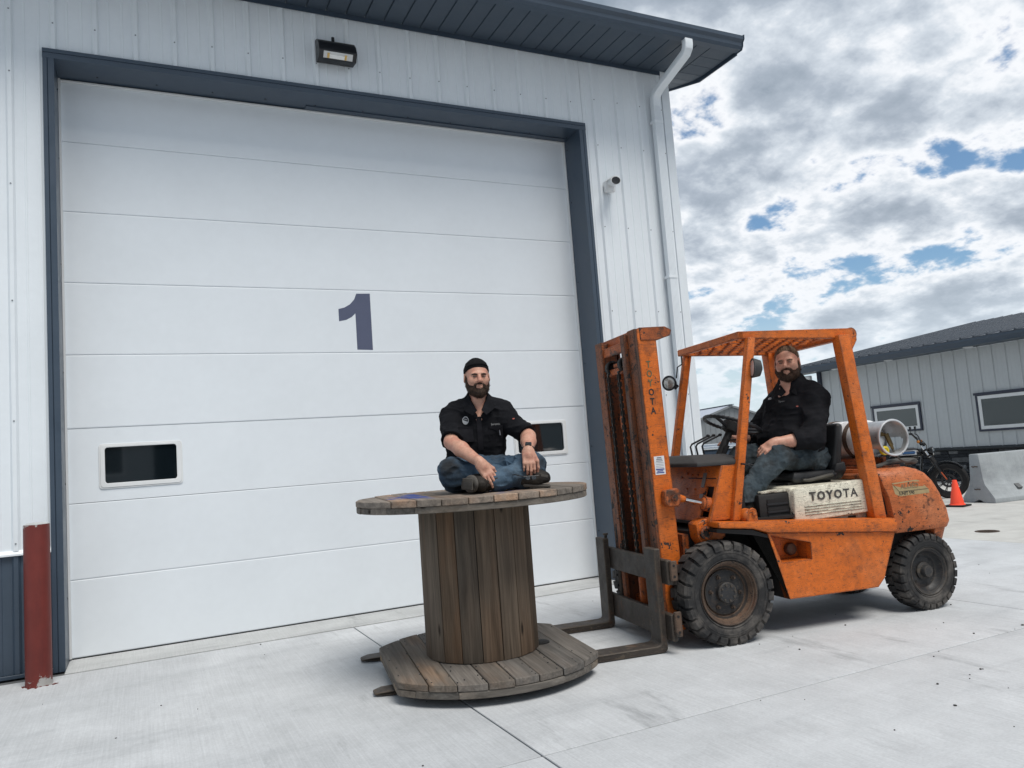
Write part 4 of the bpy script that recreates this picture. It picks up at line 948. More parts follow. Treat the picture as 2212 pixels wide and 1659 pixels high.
# ------------------------------------------------------------------ office building on the right
ob = thing('office_building', 'low grey metal office building with a dark roof and dark stone base on the right', 'building', (17.3, 0, 0), R(-90))
GREYW = pbr('grey_steel', (.50, .53, .545), .45, 0, .05, 2, .05, 120)
ROOFM = pbr('dark_roof_steel', (.06, .07, .085), .28, .35, .15, 2, .05, 90)
OX_A, OX_B = -15.75, 2.0; OZ = 3.06
siding(OX_A, OX_B, .77, OZ, GREYW, ob, 'wall_panel', 0, -10.6, .3048)
MB().bx(OX_A, OX_B, .03, 8.0, 0, OZ).done('wall_core', GREYW, ob)
MB().prism([(-.09, .735), (-.10, .75), (-.09, .775), (.0, .80), (.0, .72), (-.05, .72)], 'x', OX_A-.02, OX_B).done('stone_ledge', pbr('ledge_stone', (.035, .04, .045), .8, 0, .3, 9, .3, 40), ob)
STN = NT('ledge_stones'); rr_ = STN.rnd()
c_ = STN.mix(STN.mr(STN.math('FRACT', STN.math('MULTIPLY', rr_, 5.7)), .72, .95), (.022, .025, .03), (.13, .135, .14)); c_ = STN.hsv(c_, v=STN.mr(STN.noise(9, 5, .6, STN.map(rnd=9.)), .3, .7, .6, 1.4, False)); STN.bump(STN.noise(22, 5, .65, STN.map(rnd=5.)), .7, .02)
STONE = STN.fin(c_, .85, 0, .3)
rng = random.Random(8)
z = .0
while z < .70:
    hh = rng.choice((.055, .075, .10, .12)); hh = min(hh, .715-z); x = OX_A+rng.uniform(-.2, 0)
    if .715-z-hh < .03: hh = .715-z
    while x < -8.2:
        w_ = rng.uniform(.18, .52); d_ = rng.uniform(.03, .065)
        mb = MB(); mb.bx(-w_/2+.004, w_/2-.004, -d_, .0, .004, hh-.002)
        mb.done('stone', STONE, ob, bev=.008, loc=(x+w_/2, 0, z)); x += w_
    z += hh
MB().bx(-8.0, OX_B, -.045, 0, 0, .72).done('stone_base', STONE, ob)
TRIM = pbr('navy_trim', (.03, .036, .06), .45, 0, .1, 5)
PANE2 = glass_dark('office_pane', (.05, .062, .062), .06)
for x0, x1, z0, z1 in ((-14.18, -12.80, 1.245, 1.935), (-11.38, -9.75, 1.125, 1.985)):
    mb = MB(); ringplate(mb, [(x1, z1), (x0, z1), (x0, z0), (x1, z0)], [(x1-.05, z1-.05), (x0+.05, z1-.05), (x0+.05, z0+.05), (x1-.05, z0+.05)], 'y', -.045, -.0)
    wd = mb.done('window', TRIM, ob)
    MB().bx(x0-.03, x1+.02, -.055, -.046, z1-.03, z1+.025).done('window_head', TRIM, wd)
    mb = MB(); ringplate(mb, [(x1-.05, z1-.05), (x0+.05, z1-.05), (x0+.05, z0+.05), (x1-.05, z0+.05)], [(x1-.125, z1-.125), (x0+.125, z1-.125), (x0+.125, z0+.125), (x1-.125, z0+.125)], 'y', -.038, -.002)
    mb.done('sash', FRAMEW, wd)
    MB().bx(x0+.10, x1-.10, -.027, -.024, z0+.10, z1-.10).done('pane', PANE2, wd)
OE = -.52
MB().bx(OX_A-.6, OX_B, OE, 0, OZ+.002, OZ+.03).done('soffit', SOFFIT, ob)
MB().prism([(OE, OZ-.0), (OE-.03, OZ-.01), (OE-.10, OZ-.005), (OE-.115, OZ+.05), (OE-.14, OZ+.10), (OE-.14, OZ+.15), (OE, OZ+.16)], 'x', OX_A-.6, OX_B).done('gutter', SLATE, ob, ang=20)
for x in (-15.0, -13.35, -11.25, -9.3):
    MB().lathe([(.11, 0), (.10, -.012), (.02, -.016)], (x, OE/2, OZ+.002), (0, 0, 1), 20).done('soffit_light', FRAMEW, ob)
rp = 2/12.; RY = 8.0
def orz(y): return OZ+.17+rp*(y-OE+.12)
y0 = OE-.12
MB().add([(OX_A-.62, y0, orz(y0)), (OX_B, y0, orz(y0)), (OX_B, RY, orz(RY)), (OX_A-.62, RY, orz(RY)), (OX_A-.62, y0, orz(y0)-.02), (OX_B, y0, orz(y0)-.02), (OX_B, RY, orz(RY)-.02), (OX_A-.62, RY, orz(RY)-.02)],
         [(0, 1, 2, 3), (7, 6, 5, 4), (0, 4, 5, 1), (1, 5, 6, 2), (2, 6, 7, 3), (3, 7, 4, 0)]).done('roof', ROOFM, ob)
p = [(-.03, 0), (-.016, .032), (.016, .032), (.03, 0)]
rbm = MB().add([(a, y0-.004, orz(y0)+b) for a, b in p]+[(a, RY, orz(RY)+b) for a, b in p], [(0, 1, 2, 3), (7, 6, 5, 4), (0, 4, 5, 1), (1, 5, 6, 2), (2, 6, 7, 3)]).mesh('roof_rib')
rbm.materials.append(ROOFM)
x = OX_A-.58
while x < OX_B-.05: put(rbm, 'roof_rib', None, ob, (x, 0, 0)); x += .3048
MB().box((OX_A-.05, -.02, 1.9), (.12, .09, 2.4)).done('corner_trim', TRIM, ob)
MB().box((OX_A-.35, -.3, 2.86), (.5, .12, .26)).done('gutter_elbow', FRAMEW, ob, bev=.02)
# ------------------------------------------------------------------ far gabled shed
fs_ = thing('gabled_shed', 'distant grey metal shed with a low gable and pale roof seen past the steering wheel', 'building', (58.6, 66.4, 0), R(-15))
SHW = pbr('shed_steel', (.17, .185, .20), .5, 0, .08, .6); SHR = pbr('shed_roof', (.46, .50, .58), .5, 0, .05, .5)
HWs, EZ, PZ, LN = 5.2, 3.25, 5.0, 26
MB().prism([(-HWs, 0), (HWs, 0), (HWs, EZ), (0, PZ), (-HWs, EZ)], 'y', 0, LN).done('wall', SHW, fs_)
for s in (1, -1):
    a = MB(); a.add([(s*(HWs+.3), -.25, EZ-.02), (0, -.25, PZ+.08), (0, LN, PZ+.08), (s*(HWs+.3), LN, EZ-.02), (s*(HWs+.3), -.25, EZ+.12), (0, -.25, PZ+.22), (0, LN, PZ+.22), (s*(HWs+.3), LN, EZ+.12)],
              [(0, 1, 2, 3), (7, 6, 5, 4), (0, 4, 5, 1), (1, 5, 6, 2), (2, 6, 7, 3), (3, 7, 4, 0)]); a.done('roof', SHR, fs_)
    MB().add([(s*(HWs+.32), -.30, EZ-.12), (0, -.30, PZ-.02), (0, -.30, PZ+.20), (s*(HWs+.32), -.30, EZ+.10), (s*(HWs+.32), -.26, EZ-.12), (0, -.26, PZ-.02), (0, -.26, PZ+.20), (s*(HWs+.32), -.26, EZ+.10)], [(0, 1, 2, 3), (7, 6, 5, 4), (0, 4, 5, 1), (1, 5, 6, 2), (2, 6, 7, 3), (3, 7, 4, 0)]).done('rake_board', SHW, fs_)
for k in range(17):
    x = -HWs+.3+k*.6; MB().bx(x-.04, x+.04, -.04, 0, 0, min(EZ, EZ+(PZ-EZ)*(1-abs(x)/HWs))+max(0, (PZ-EZ)*(1-abs(x)/HWs))-.05).done('wall_rib', SHW, fs_)
MB().bx(-.25, .25, -.5, LN+.2, PZ+.20, PZ+.27).done('ridge_cap', SLATE, fs_)
# ------------------------------------------------------------------ low trailer seen behind the levers
tr = thing('utility_trailer', 'low dark blue trailer with a pale metal lid behind the forklift levers', 'trailer', (11.05, 12.55, 0), R(-48))
TBL = pbr('trailer_blue', (.035, .055, .085), .3, 0, .1, 4)
MB().bx(-1.05, 1.05, -.6, 1.9, .45, 1.18).done('box', TBL, tr, bev=.04, seg=3)
MB().rings([[(-1.08, -.63, 1.19), (1.08, -.63, 1.19), (1.08, 1.93, 1.19), (-1.08, 1.93, 1.19)], [(-1.08, -.63, 1.24), (1.08, -.63, 1.24), (1.08, 1.93, 1.24), (-1.08, 1.93, 1.24)], [(-.95, -.5, 1.30), (.95, -.5, 1.30), (.95, 1.8, 1.30), (-.95, 1.8, 1.30)]]).done('lid', CHROME, tr, bev=.012, seg=2)
for s in (1, -1):
    wm = MB(); wm.lathe([(.2, -.09), (.29, -.10), (.32, -.06), (.32, .06), (.29, .10), (.2, .09)], (s*1.18, .7, .32), (1, 0, 0), 28, closed=True); wt_ = wm.done('wheel', TYRE, tr)
    MB().lathe([(.2, -.05), (.2, .05), (.05, .08), (.05, -.08)], (s*1.18, .7, .32), (1, 0, 0), 20).done('rim', CHROME, wt_)
    MB().rings([[(s*1.06, .7+.42*math.cos(a), .32+.42*math.sin(a)), (s*1.32, .7+.42*math.cos(a), .32+.42*math.sin(a)), (s*1.32, .7+.40*math.cos(a), .32+.40*math.sin(a)), (s*1.06, .7+.40*math.cos(a), .32+.40*math.sin(a))] for a in [R(5+17*k) for k in range(11)]]).done('fender', TBL, tr)
    MB().box((s*.85, -.61, .62), (.16, .03, .09)).done('tail_light', pbr('tail_red', (.25, .01, .01), .3), tr)
MB().box((0, 2.5, .42), (.10, 1.3, .08)).done('drawbar', DARK, tr)
MB().bx(-1.0, 1.0, -.55, 1.85, .36, .45).done('frame', DARK, tr)
# ------------------------------------------------------------------ road barrier, cone, cover
ba = thing('road_barrier', 'grey concrete jersey barrier with chipped edges in front of the motorcycle', 'barrier', (12.68, 8.52, 0), R(-7.5))
bpf = [(-.31, .0), (-.31, .075), (-.15, .30), (-.125, .40), (-.09, .805), (-.08, .815), (.08, .815), (.09, .805), (.125, .40), (.15, .30), (.31, .075), (.31, 0), (.11, 0), (.0, .055), (-.11, 0)]
bm_ = MB(); bm_.prism([(y, z) for y, z in bpf], 'x', 0, 3.05)
rng = random.Random(2)
bo_ = bm_.done('body', BARR, ba, bev=.012, seg=2)
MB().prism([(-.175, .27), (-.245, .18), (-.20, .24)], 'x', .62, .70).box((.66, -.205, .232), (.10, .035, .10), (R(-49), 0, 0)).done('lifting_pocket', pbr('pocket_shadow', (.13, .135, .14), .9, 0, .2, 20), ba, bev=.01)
for z in (.60, .22): MB().tube([(.0, .05, z), (-.03, .03, z+.01), (-.035, 0, z), (-.03, -.03, z+.01), (0, -.05, z)], .009, 8).done('rebar_loop', RIMM, ba)
cn = thing('traffic_cone', 'fluorescent orange traffic cone on a black base beside the concrete barrier', 'traffic cone', (12.05, 8.475, 0), R(12))
CONE = pbr('cone_orange', (1.0, .085, .035), .5, 0, .05, 9, .03, 90)
MB().rings([[(.16*sx+.0*sy, .16*sy, z_) for sx, sy in ((-1, -1), (1, -1), (1, 1), (-1, 1))] for z_ in (0, .028)]).done('base', RUBBER, cn, bev=.012, seg=2)
MB().lathe([(.122, .028), (.118, .040), (.105, .045), (.035, .415), (.032, .43), (.024, .432), (.024, .40)], (0, 0, 0), (0, 0, 1), 32).done('cone', CONE, cn)
mh = thing('manhole_cover', 'round iron access cover set flush in the concrete beyond the rear wheel', 'manhole cover', (9.39, 6.257, 0), 0)
MB().lathe([(.135, .0), (.135, .005), (.122, .005), (.122, .003)], (0, 0, 0), (0, 0, 1), 32, closed=True).done('ring', RIMM, mh)
cvm = MB().lathe([(.120, .0), (.120, .0035), (.001, .0038)], (0, 0, 0), (0, 0, 1), 32)
for i in range(-4, 5):
    for j in range(-4, 5):
        if i*i+j*j < 13: cvm.box((i*.031, j*.031, .005), (.016, .016, .004))
cvm.done('lid', RIMM, mh)
# ------------------------------------------------------------------ motorcycle
mc = thing('motorcycle', 'black motorcycle with a striped tank parked behind the traffic cone', 'motorcycle', (13.357, 9.502, 0), math.atan2(-.86, .51))
MBK = pbr('motorcycle_black', (.010, .010, .011), .25, 0, .2, 9); MGR = pbr('motorcycle_engine', (.035, .035, .037), .4, .4, .3, 20)
def mwheel(x, rad, tw, nm):
    w_ = MB(); w_.lathe([(rad-.10, -tw*.8), (rad-.03, -tw), (rad, -tw*.5), (rad+.004, 0), (rad, tw*.5), (rad-.03, tw), (rad-.10, tw*.8)], (x, 0, rad), (0, 1, 0), 40, closed=True); W_ = w_.done(nm, RUBBER, mc)
    MB().lathe([(rad-.10, -tw*.7), (rad-.10, tw*.7), (rad-.125, tw*.6), (rad-.125, -tw*.6)], (x, 0, rad), (0, 1, 0), 40, closed=True).done('rim', MBK, W_)
    for k in range(9):
        a = 2*math.pi*k/9+.2
        for da in (-.06, .06): MB().tube([(x+.05*math.cos(a), 0, rad+.05*math.sin(a)), (x+(rad-.115)*math.cos(a+da), 0, rad+(rad-.115)*math.sin(a+da))], .008, 6).done('spoke', MBK, W_)
    MB().cyl((x, -.06, rad), (x, .06, rad), .05, .05, 20).done('hub', MGR, W_)
    MB().lathe([(.11, -.055), (.125, -.055), (.125, -.05), (.085, -.05), (.085, -.055)], (x, 0, rad), (0, 1, 0), 32, closed=True).done('brake_disc', MGR, W_)
    return W_
mwheel(0, .325, .055, 'front_wheel'); mwheel(-1.50, .32, .07, 'rear_wheel')
for s in (1, -1):
    MB().tube([(-.012, s*.095, .325), (-.22, s*.095, .70)], .027, 12).done('fork_slider', MBK, mc)
    MB().tube([(-.19, s*.095, .66), (-.25, s*.095, .77)], .031, 12).done('fork_gaiter', RUBBER, mc)
    MB().tube([(-.25, s*.095, .77), (-.37, s*.095, .985)], .021, 12).done('fork_tube', CHROME, mc)
    MB().box((-.055, s*.128, .42), (.02, .012, .16), (0, R(-29), 0)).done('side_reflector', pbr('amber', (.55, .10, .03), .3), mc)
    MB().tube(bez([(-.38, s*.06, 1.0), (-.42, s*.20, 1.12), (-.47, s*.30, 1.20), (-.56, s*.40, 1.22)], 12), .0125, 8).done('handlebar', MBK, mc)
    MB().tube([(-.545, s*.385, 1.22), (-.60, s*.44, 1.215), (-.64, s*.48, 1.21)], .018, 8).done('grip', RUBBER, mc)
    MB().tube([(-.50, s*.34, 1.22), (-.49, s*.36, 1.30)], .006, 6).box((-.49, s*.37, 1.325), (.03, .11, .065)).done('mirror', MBK, mc, bev=.004)
    MB().tube([(-.46, s*.35, 1.235), (-.42, s*.42, 1.225), (-.43, s*.47, 1.22)], .006, 6).done('brake_lever', CHROME, mc)
    MB().ball((-.40, s*.21, 1.07), (.028, .025, .03)).done('indicator', pbr('amber2', (.45, .16, .02), .3), mc)
MB().box((-.32, 0, .90), (.09, .24, .04), (0, R(-29), 0)).box((-.27, 0, .79), (.09, .24, .04), (0, R(-29), 0)).done('fork_yoke', MBK, mc, bev=.008)
hl = MB().lathe([(.02, -.09), (.06, -.075), (.085, -.02), (.088, .0), (.085, .006)], (-.20, 0, .875), (1, 0, .0), 24).done('headlamp', MBK, mc)
MB().lathe([(.082, .0), (.06, .016), (.001, .024)], (-.197, 0, .875), (1, 0, 0), 24).done('headlamp_glass', CHROME, mc)
MB().lathe([(.05, 0), (.058, .03), (.05, .05), (.001, .052)], (-.37, 0, 1.0), (.5, 0, .85), 20).done('speedometer', MBK, mc)
for k in range(3): MB().tube(bez([(-.50, -.3+.02*k, 1.21), (-.36, -.20, 1.10-.03*k), (-.28, -.12, .98), (-.34, -.05, .80)], 15), .006, 6).done('cable', MBK, mc)
MB().rings([[(-.02+.36*math.cos(a)*1., s_*.06, .325+.36*math.sin(a)) for s_ in (1, .5, -.5, -1)] + [(-.02+.35*math.cos(a), s_*.06, .325+.35*math.sin(a)) for s_ in (-1, -.5, .5, 1)] for a in [R(40+10*k) for k in range(12)]]).done('front_fender', MBK, mc)
# tank: lofted teardrop
rs = []
for x, w_, zb, zt in ((-.36, .05, .82, .86), (-.42, .11, .79, .93), (-.52, .135, .77, .965), (-.64, .135, .765, .965), (-.78, .105, .765, .92), (-.90, .06, .775, .85), (-.94, .03, .78, .81)):
    rs.append([(x, w_*math.cos(a), (zb+zt)/2+(zt-zb)/2*math.sin(a)) for a in [2*math.pi*k/16 for k in range(16)]])
tk = MB().rings(rs).done('fuel_tank', MBK, mc, ang=60)
for (dz, w_, mt) in ((.0, .042, pbr('stripe_white', (.55, .57, .6), .35)), (.0, .030, MBK), (.002, .020, pbr('stripe_blue', (.04, .12, .28), .35))):
    for s in (1, -1):
        k_ = {.042: .1365, .030: .1385, .020: .1405}[w_]
        MB().rings([[(x, s*k_*sc_, .872+dz+w_*q) for q in (-1, 1)]+[(x, s*(k_-.02)*sc_, .872+dz+w_*q) for q in (1, -1)] for x, sc_ in ((-.46-.02*(w_ < .04), .93), (-.54, 1.0), (-.64, 1.0), (-.74+.02*(w_ < .04), .90))]).done('tank_stripe', mt, tk)
rs = []
for x, w_, zb, zt in ((-.86, .08, .74, .80), (-.98, .13, .68, .76), (-1.12, .15, .67, .75), (-1.28, .14, .70, .79), (-1.36, .10, .72, .80)):
    rs.append([(x, w_*math.cos(a), (zb+zt)/2+(zt-zb)/2*math.sin(a)) for a in [2*math.pi*k/14 for k in range(14)]])
MB().rings(rs).done('saddle', VINYL, mc, ang=60)
MB().rings([[(-1.5+.37*math.cos(a), s_*.085, .32+.37*math.sin(a)) for s_ in (1, .5, -.5, -1)]+[(-1.5+.355*math.cos(a), s_*.085, .32+.355*math.sin(a)) for s_ in (-1, -.5, .5, 1)] for a in [R(30+11*k) for k in range(13)]]).done('rear_fender', MBK, mc)
for tilt in (-22, 24):
    for k in range(7):
        c0 = Vector((-.72, 0, .46)); d_ = Vector((math.sin(R(-tilt)), 0, math.cos(R(tilt)))); MB().lathe([(.065, -.006), (.07, 0), (.065, .006)], c0+d_*(.06+.024*k), d_, 16).done('cooling_fin', MGR, mc)
MB().box((-.72, 0, .38), (.40, .20, .22)).cyl((-.62, -.14, .40), (-.62, .12, .40), .10, .10, 20).cyl((-.86, -.13, .40), (-.86, .12, .40), .085, .085, 20).done('engine_case', MGR, mc, bev=.012)
MB().lathe([(.075, 0), (.08, .03), (.06, .05), (.001, .052)], (-.70, -.13, .62), (0, -1, 0), 24).done('air_cleaner', MBK, mc)
MB().tube(bez([(-.55, -.10, .60), (-.46, -.16, .50), (-.52, -.18, .36), (-.80, -.19, .28), (-1.05, -.19, .27)], 24), .021, 10).tube([(-1.0, -.19, .27), (-1.65, -.19, .31)], .036, 12).done('exhaust', MBK, mc)
MB().tube([(-.37, 0, .90), (-.42, 0, .60), (-.45, 0, .30), (-.95, 0, .26), (-1.05, 0, .45), (-.98, 0, .68), (-.45, 0, .78)], .022, 8).done('frame', MBK, mc)
for s in (1, -1): MB().tube([(-1.5, s*.11, .32), (-1.02, s*.11, .36)], .02, 8).tube([(-1.46, s*.12, .36), (-1.22, s*.12, .68)], .028, 10).done('swingarm', MBK, mc)
MB().tube([(-.80, .08, .25), (-.85, .25, .02)], .012, 8).done('side_stand', MBK, mc)
# ------------------------------------------------------------------ grit on the concrete
rng = random.Random(21); gm = MB()
for i in range(70):
    if i < 40: x, y = rng.uniform(-1.4, 7.5), rng.uniform(2.0, 6.9)
    else: x, y = rng.gauss(4.6, 1.0), rng.gauss(3.3, .8)
    r_ = rng.choice((.003, .004, .005, .007, .008 if i % 9 == 0 else .003))
    gm.ball((x, y, r_*.5), (r_*rng.uniform(.8, 1.6), r_, r_*.6), 6, 4, (0, 0, rng.uniform(0, 3)))
go = gm.done('scattered_grit', pbr('grit', (.05, .048, .045), .9, 0, .4, 40)); go['kind'] = 'stuff'; go['label'] = 'small dark crumbs of grit scattered on the concrete'; go['category'] = 'grit'

# ------------------------------------------------------------------ building across the yard, behind the viewer: the door windows mirror it
xb = thing('opposite_building', 'grey building across the yard mirrored in the left door window', 'building', (0, -10.5, 0))
MB().bx(-14, -2.6, -.3, 0, 0, 4.2).bx(-2.6, -.42, -.3, 0, 0, 1.62).bx(-2.6, -.42, -.3, 0, 2.75, 4.2).bx(-.42, .32, -.3, 0, 0, 4.2).bx(.32, 4.3, -.3, 0, 3.5, 4.2).bx(4.3, 22, -.3, 0, 0, 4.2).done('wall', GREYW, xb)
mb = MB(); ringplate(mb, [(-.42, 2.75), (-2.6, 2.75), (-2.6, 1.62), (-.42, 1.62)], [(-.50, 2.67), (-2.52, 2.67), (-2.52, 1.70), (-.50, 1.70)], 'y', -.05, .03); mb.done('window_frame', FRAMEW, xb)
MB().bx(-2.55, -.47, -.12, -.10, 1.65, 2.72).done('window_pane', PANE, xb)
MB().bx(.2, 4.4, -4.5, -4.4, 0, 3.6).bx(.2, .3, -4.4, -.31, 0, 3.6).bx(4.32, 4.42, -4.4, -.31, 0, 3.6).bx(.2, 4.42, -4.5, -.31, 3.5, 3.6).done('door_bay', VOID, xb)
MB().bx(1.0, 2.0, -2.6, -1.9, 0, 1.9).done('cabinet', GREYW, xb)
MB().add([(-14.3, .5, 4.1), (22.3, .5, 4.1), (22.3, -9, 6.2), (-14.3, -9, 6.2), (-14.3, .5, 4.25), (22.3, .5, 4.25), (22.3, -9, 6.35), (-14.3, -9, 6.35)], [(3, 2, 1, 0), (4, 5, 6, 7), (0, 1, 5, 4), (1, 2, 6, 5), (2, 3, 7, 6), (3, 0, 4, 7)]).done('roof', ROOFM, xb)
# ------------------------------------------------------------------ people: smooth solids sampled on a grid, skinned as one surface
import openvdb
NR = np.random.RandomState(5); LAT = NR.rand(32, 32, 32).astype(np.float32)
def vnoise(X, Y, Z):
    def w_(a):
        f = np.floor(a); t_ = (a-f).astype(np.float32); return f.astype(np.int32), t_*t_*(3-2*t_)
    xi, xf = w_(X); yi, yf = w_(Y); zi, zf = w_(Z)
    x0, x1, y0, y1, z0, z1 = xi & 31, (xi+1) & 31, yi & 31, (yi+1) & 31, zi & 31, (zi+1) & 31
    def lx(y, z): return LAT[x0, y, z]*(1-xf)+LAT[x1, y, z]*xf
    return (lx(y0, z0)*(1-yf)+lx(y1, z0)*yf)*(1-zf)+(lx(y0, z1)*(1-yf)+lx(y1, z1)*yf)*zf
class Fld:
    def __init__(s, lo, hi, vox):
        s.lo = np.array(lo, np.float32); s.v = vox; s.n = np.ceil((np.array(hi)-s.lo)/vox).astype(int)+1
        s.a = np.full(s.n, 1.0, np.float32); s.ax = [s.lo[i]+vox*np.arange(s.n[i], dtype=np.float32) for i in range(3)]
    def blk(s, lo, hi):
        i0 = [max(0, int((lo[i]-s.lo[i])/s.v)) for i in range(3)]; i1 = [min(s.n[i], int((hi[i]-s.lo[i])/s.v)+2) for i in range(3)]
        sl = tuple(slice(a, max(a, b)) for a, b in zip(i0, i1))
        return sl, s.ax[0][sl[0]][:, None, None], s.ax[1][sl[1]][None, :, None], s.ax[2][sl[2]][None, None, :]
    def op(s, fn, lo, hi, k=.02, mode='u', m=.03):
        sl, X, Y, Z = s.blk(np.array(lo)-m-k, np.array(hi)+m+k)
        if min(q.stop-q.start for q in sl) < 1: return s
        d = fn(X, Y, Z).astype(np.float32); a = s.a[sl]
        if mode == 'u':
            h_ = np.maximum(k-np.abs(a-d), 0)/k; s.a[sl] = np.minimum(a, d)-h_*h_*k*.25
        else:
            d = -d; h_ = np.maximum(k-np.abs(a-d), 0)/k; s.a[sl] = np.maximum(a, d)+h_*h_*k*.25
        return s
    def cone(s, a, b, ra, rb, k=.02, mode='u', flat=False, sq=None):
        a = np.array(a, float); b = np.array(b, float); ba = b-a; L2 = ba@ba; L_ = math.sqrt(L2); r_ = max(ra, rb)
        def fn(X, Y, Z):
            px, py, pz = X-a[0], Y-a[1], Z-a[2]; t_ = (px*ba[0]+py*ba[1]+pz*ba[2])/L2; tcl = np.clip(t_, 0, 1)
            d = np.sqrt((px-ba[0]*tcl)**2+(py-ba[1]*tcl)**2+(pz-ba[2]*tcl)**2)-(ra+(rb-ra)*tcl)
            if flat: d = np.maximum(d, np.maximum(-t_, t_-1)*L_)
            return d
        return s.op(fn, np.minimum(a, b)-r_, np.maximum(a, b)+r_, k, mode)
    def ell(s, c, r_, k=.02, mode='u', rot=None, M_=None):
        c = np.array(c, float); r_ = np.array(r_, float)
        Q = np.array(M_ if M_ is not None else (Euler(rot).to_matrix() if rot is not None else np.eye(3)))
        ext = np.abs(Q) @ r_
        def fn(X, Y, Z):
            px, py, pz = X-c[0], Y-c[1], Z-c[2]
            q = [Q[0, i]*px+Q[1, i]*py+Q[2, i]*pz for i in range(3)]
            k0 = np.sqrt(sum((q[i]/r_[i])**2 for i in range(3))); k1 = np.sqrt(sum((q[i]/r_[i]**2)**2 for i in range(3)))+1e-9
            return k0*(k0-1)/k1
        return s.op(fn, c-ext, c+ext, k, mode)
    def rbox(s, c, h_, r_, k=.01, mode='u', M_=None):
        c = np.array(c, float); h_ = np.array(h_, float); Q = np.array(M_ if M_ is not None else np.eye(3)); ext = np.abs(Q) @ (h_+r_)
        def fn(X, Y, Z):
            px, py, pz = X-c[0], Y-c[1], Z-c[2]
            q = [np.abs(Q[0, i]*px+Q[1, i]*py+Q[2, i]*pz)-h_[i]+r_ for i in range(3)]
            return np.sqrt(sum(np.maximum(x_, 0)**2 for x_ in q))+np.minimum(np.maximum(np.maximum(q[0], q[1]), q[2]), 0)-r_
        return s.op(fn, c-ext, c+ext, k, mode)
    def cut(s, p, nrm, k=.004):
        """remove what lies on the side the normal points to"""
        p = np.array(p, float); nrm = np.array(nrm, float)/np.linalg.norm(nrm)
        X, Y, Z = s.ax[0][:, None, None], s.ax[1][None, :, None], s.ax[2][None, None, :]
        d = ((X-p[0])*nrm[0]+(Y-p[1])*nrm[1]+(Z-p[2])*nrm[2]).astype(np.float32); h_ = np.maximum(k-np.abs(s.a-d), 0)/k
        s.a = np.maximum(s.a, d)+h_*h_*k*.25; return s
    def ripple(s, fn):
        m_ = np.abs(s.a) < .05; idx = np.nonzero(m_); s.a[idx] += fn(s.ax[0][idx[0]], s.ax[1][idx[1]], s.ax[2][idx[2]]).astype(np.float32); return s
    def mesh(s, name):
        bgv = s.v*5; a = np.clip(s.a, -bgv, bgv)
        g_ = openvdb.FloatGrid(bgv); g_.copyFromArray(a.astype(np.float32)); P_, T_, Q_ = g_.convertToPolygons(isovalue=0.0, adaptivity=0.0)
        P_ = np.asarray(P_)*s.v+s.lo; me = bpy.data.meshes.new(name)
        fcs = [tuple(int(i) for i in reversed(q)) for q in Q_]+[tuple(int(i) for i in reversed(q)) for q in T_]
        me.from_pydata([tuple(p_) for p_ in P_.tolist()], [], fcs); me.update()
        # orient outwards
        q = fcs[len(fcs)//2]; me.polygons.foreach_set('use_smooth', [True]*len(me.polygons))
        bm = bmesh.new(); bm.from_mesh(me)
        vol = bm.calc_volume(signed=True)
        if vol < 0: bmesh.ops.reverse_faces(bm, faces=bm.faces)
        bmesh.ops.smooth_vert(bm, verts=bm.verts, factor=.35, use_axis_x=True, use_axis_y=True, use_axis_z=True)
        bm.to_mesh(me); bm.free(); return me
    def done(s, name, mat, par=None): return put(s.mesh(name), name, mat, par)
def folds(amp, f=(9, 9, 9), warp=.5, seed=0.0):
    def fn(x, y, z):
        w1 = vnoise(x*5+seed, y*5+3, z*5+seed)*warp
        n1 = vnoise(x*f[0]+w1*6+seed, y*f[1]+w1*4, z*f[2]+w1*3+seed*2); n2 = vnoise(x*f[0]*2.3+seed, y*f[1]*2.3+w1*5, z*f[2]*2.3)
        return -amp*((1-np.abs(2*n1-1))**2*1.0+.45*(1-np.abs(2*n2-1))**2-.6)
    return fn
def XF(c, M_):
    c = np.array(c, float); M_ = np.array(M_)
    return lambda p_: c+M_ @ np.array(p_, float)
def add_head(F, c, M_, fat=0.0, sc=1.0):
    """face looks along local -y; M_ turns it"""
    T = XF(c, np.array(M_)*sc); Mr = np.array(M_)
    def E(p_, r_, k=.02, mode='u', rot=None):
        Q = Mr if rot is None else Mr @ np.array(Euler(rot).to_matrix()); F.ell(T(p_), np.array(r_)*sc, k, mode, M_=Q)
    E((0, .012, .038), (.077, .098, .084)); E((0, -.03, -.02), (.063+fat*.4, .068, .085), .03); E((0, -.034, -.078), (.050+fat, .054, .038+fat*.4), .03)
    E((0, -.02, -.05), (.062+fat, .06, .05), .03)
    E((0, -.086, .022), (.050, .014, .010), .016)
    for s_ in (1, -1):
        E((s_*.038, -.066, -.022), (.030+fat*.4, .028, .026), .02); E((s_*.031, -.102, .004), (.019, .014, .0095), .010, 's')
        E((s_*.031, -.086, .0035), (.0135, .0115, .0085), .004)
        E((s_*.080, .012, -.002), (.010, .021, .033), .008, 'u', (0, 0, s_*.35)); E((s_*.088, .008, .002), (.007, .012, .020), .006, 's')
        E((s_*.0125, -.103, -.030), (.0095, .011, .0085), .007)
    F.cone(T((0, -.093, .012)), T((0, -.121, -.024)), .0095*sc, .0145*sc, .012)
    E((0, -.096, -.0555), (.026, .013, .0065), .008); E((0, -.094, -.0665), (.022, .013, .0075), .008); E((0, -.1085, -.0605), (.024, .006, .0022), .004, 's')
    E((0, -.085, -.094), (.022, .018, .017), .02)
    return T
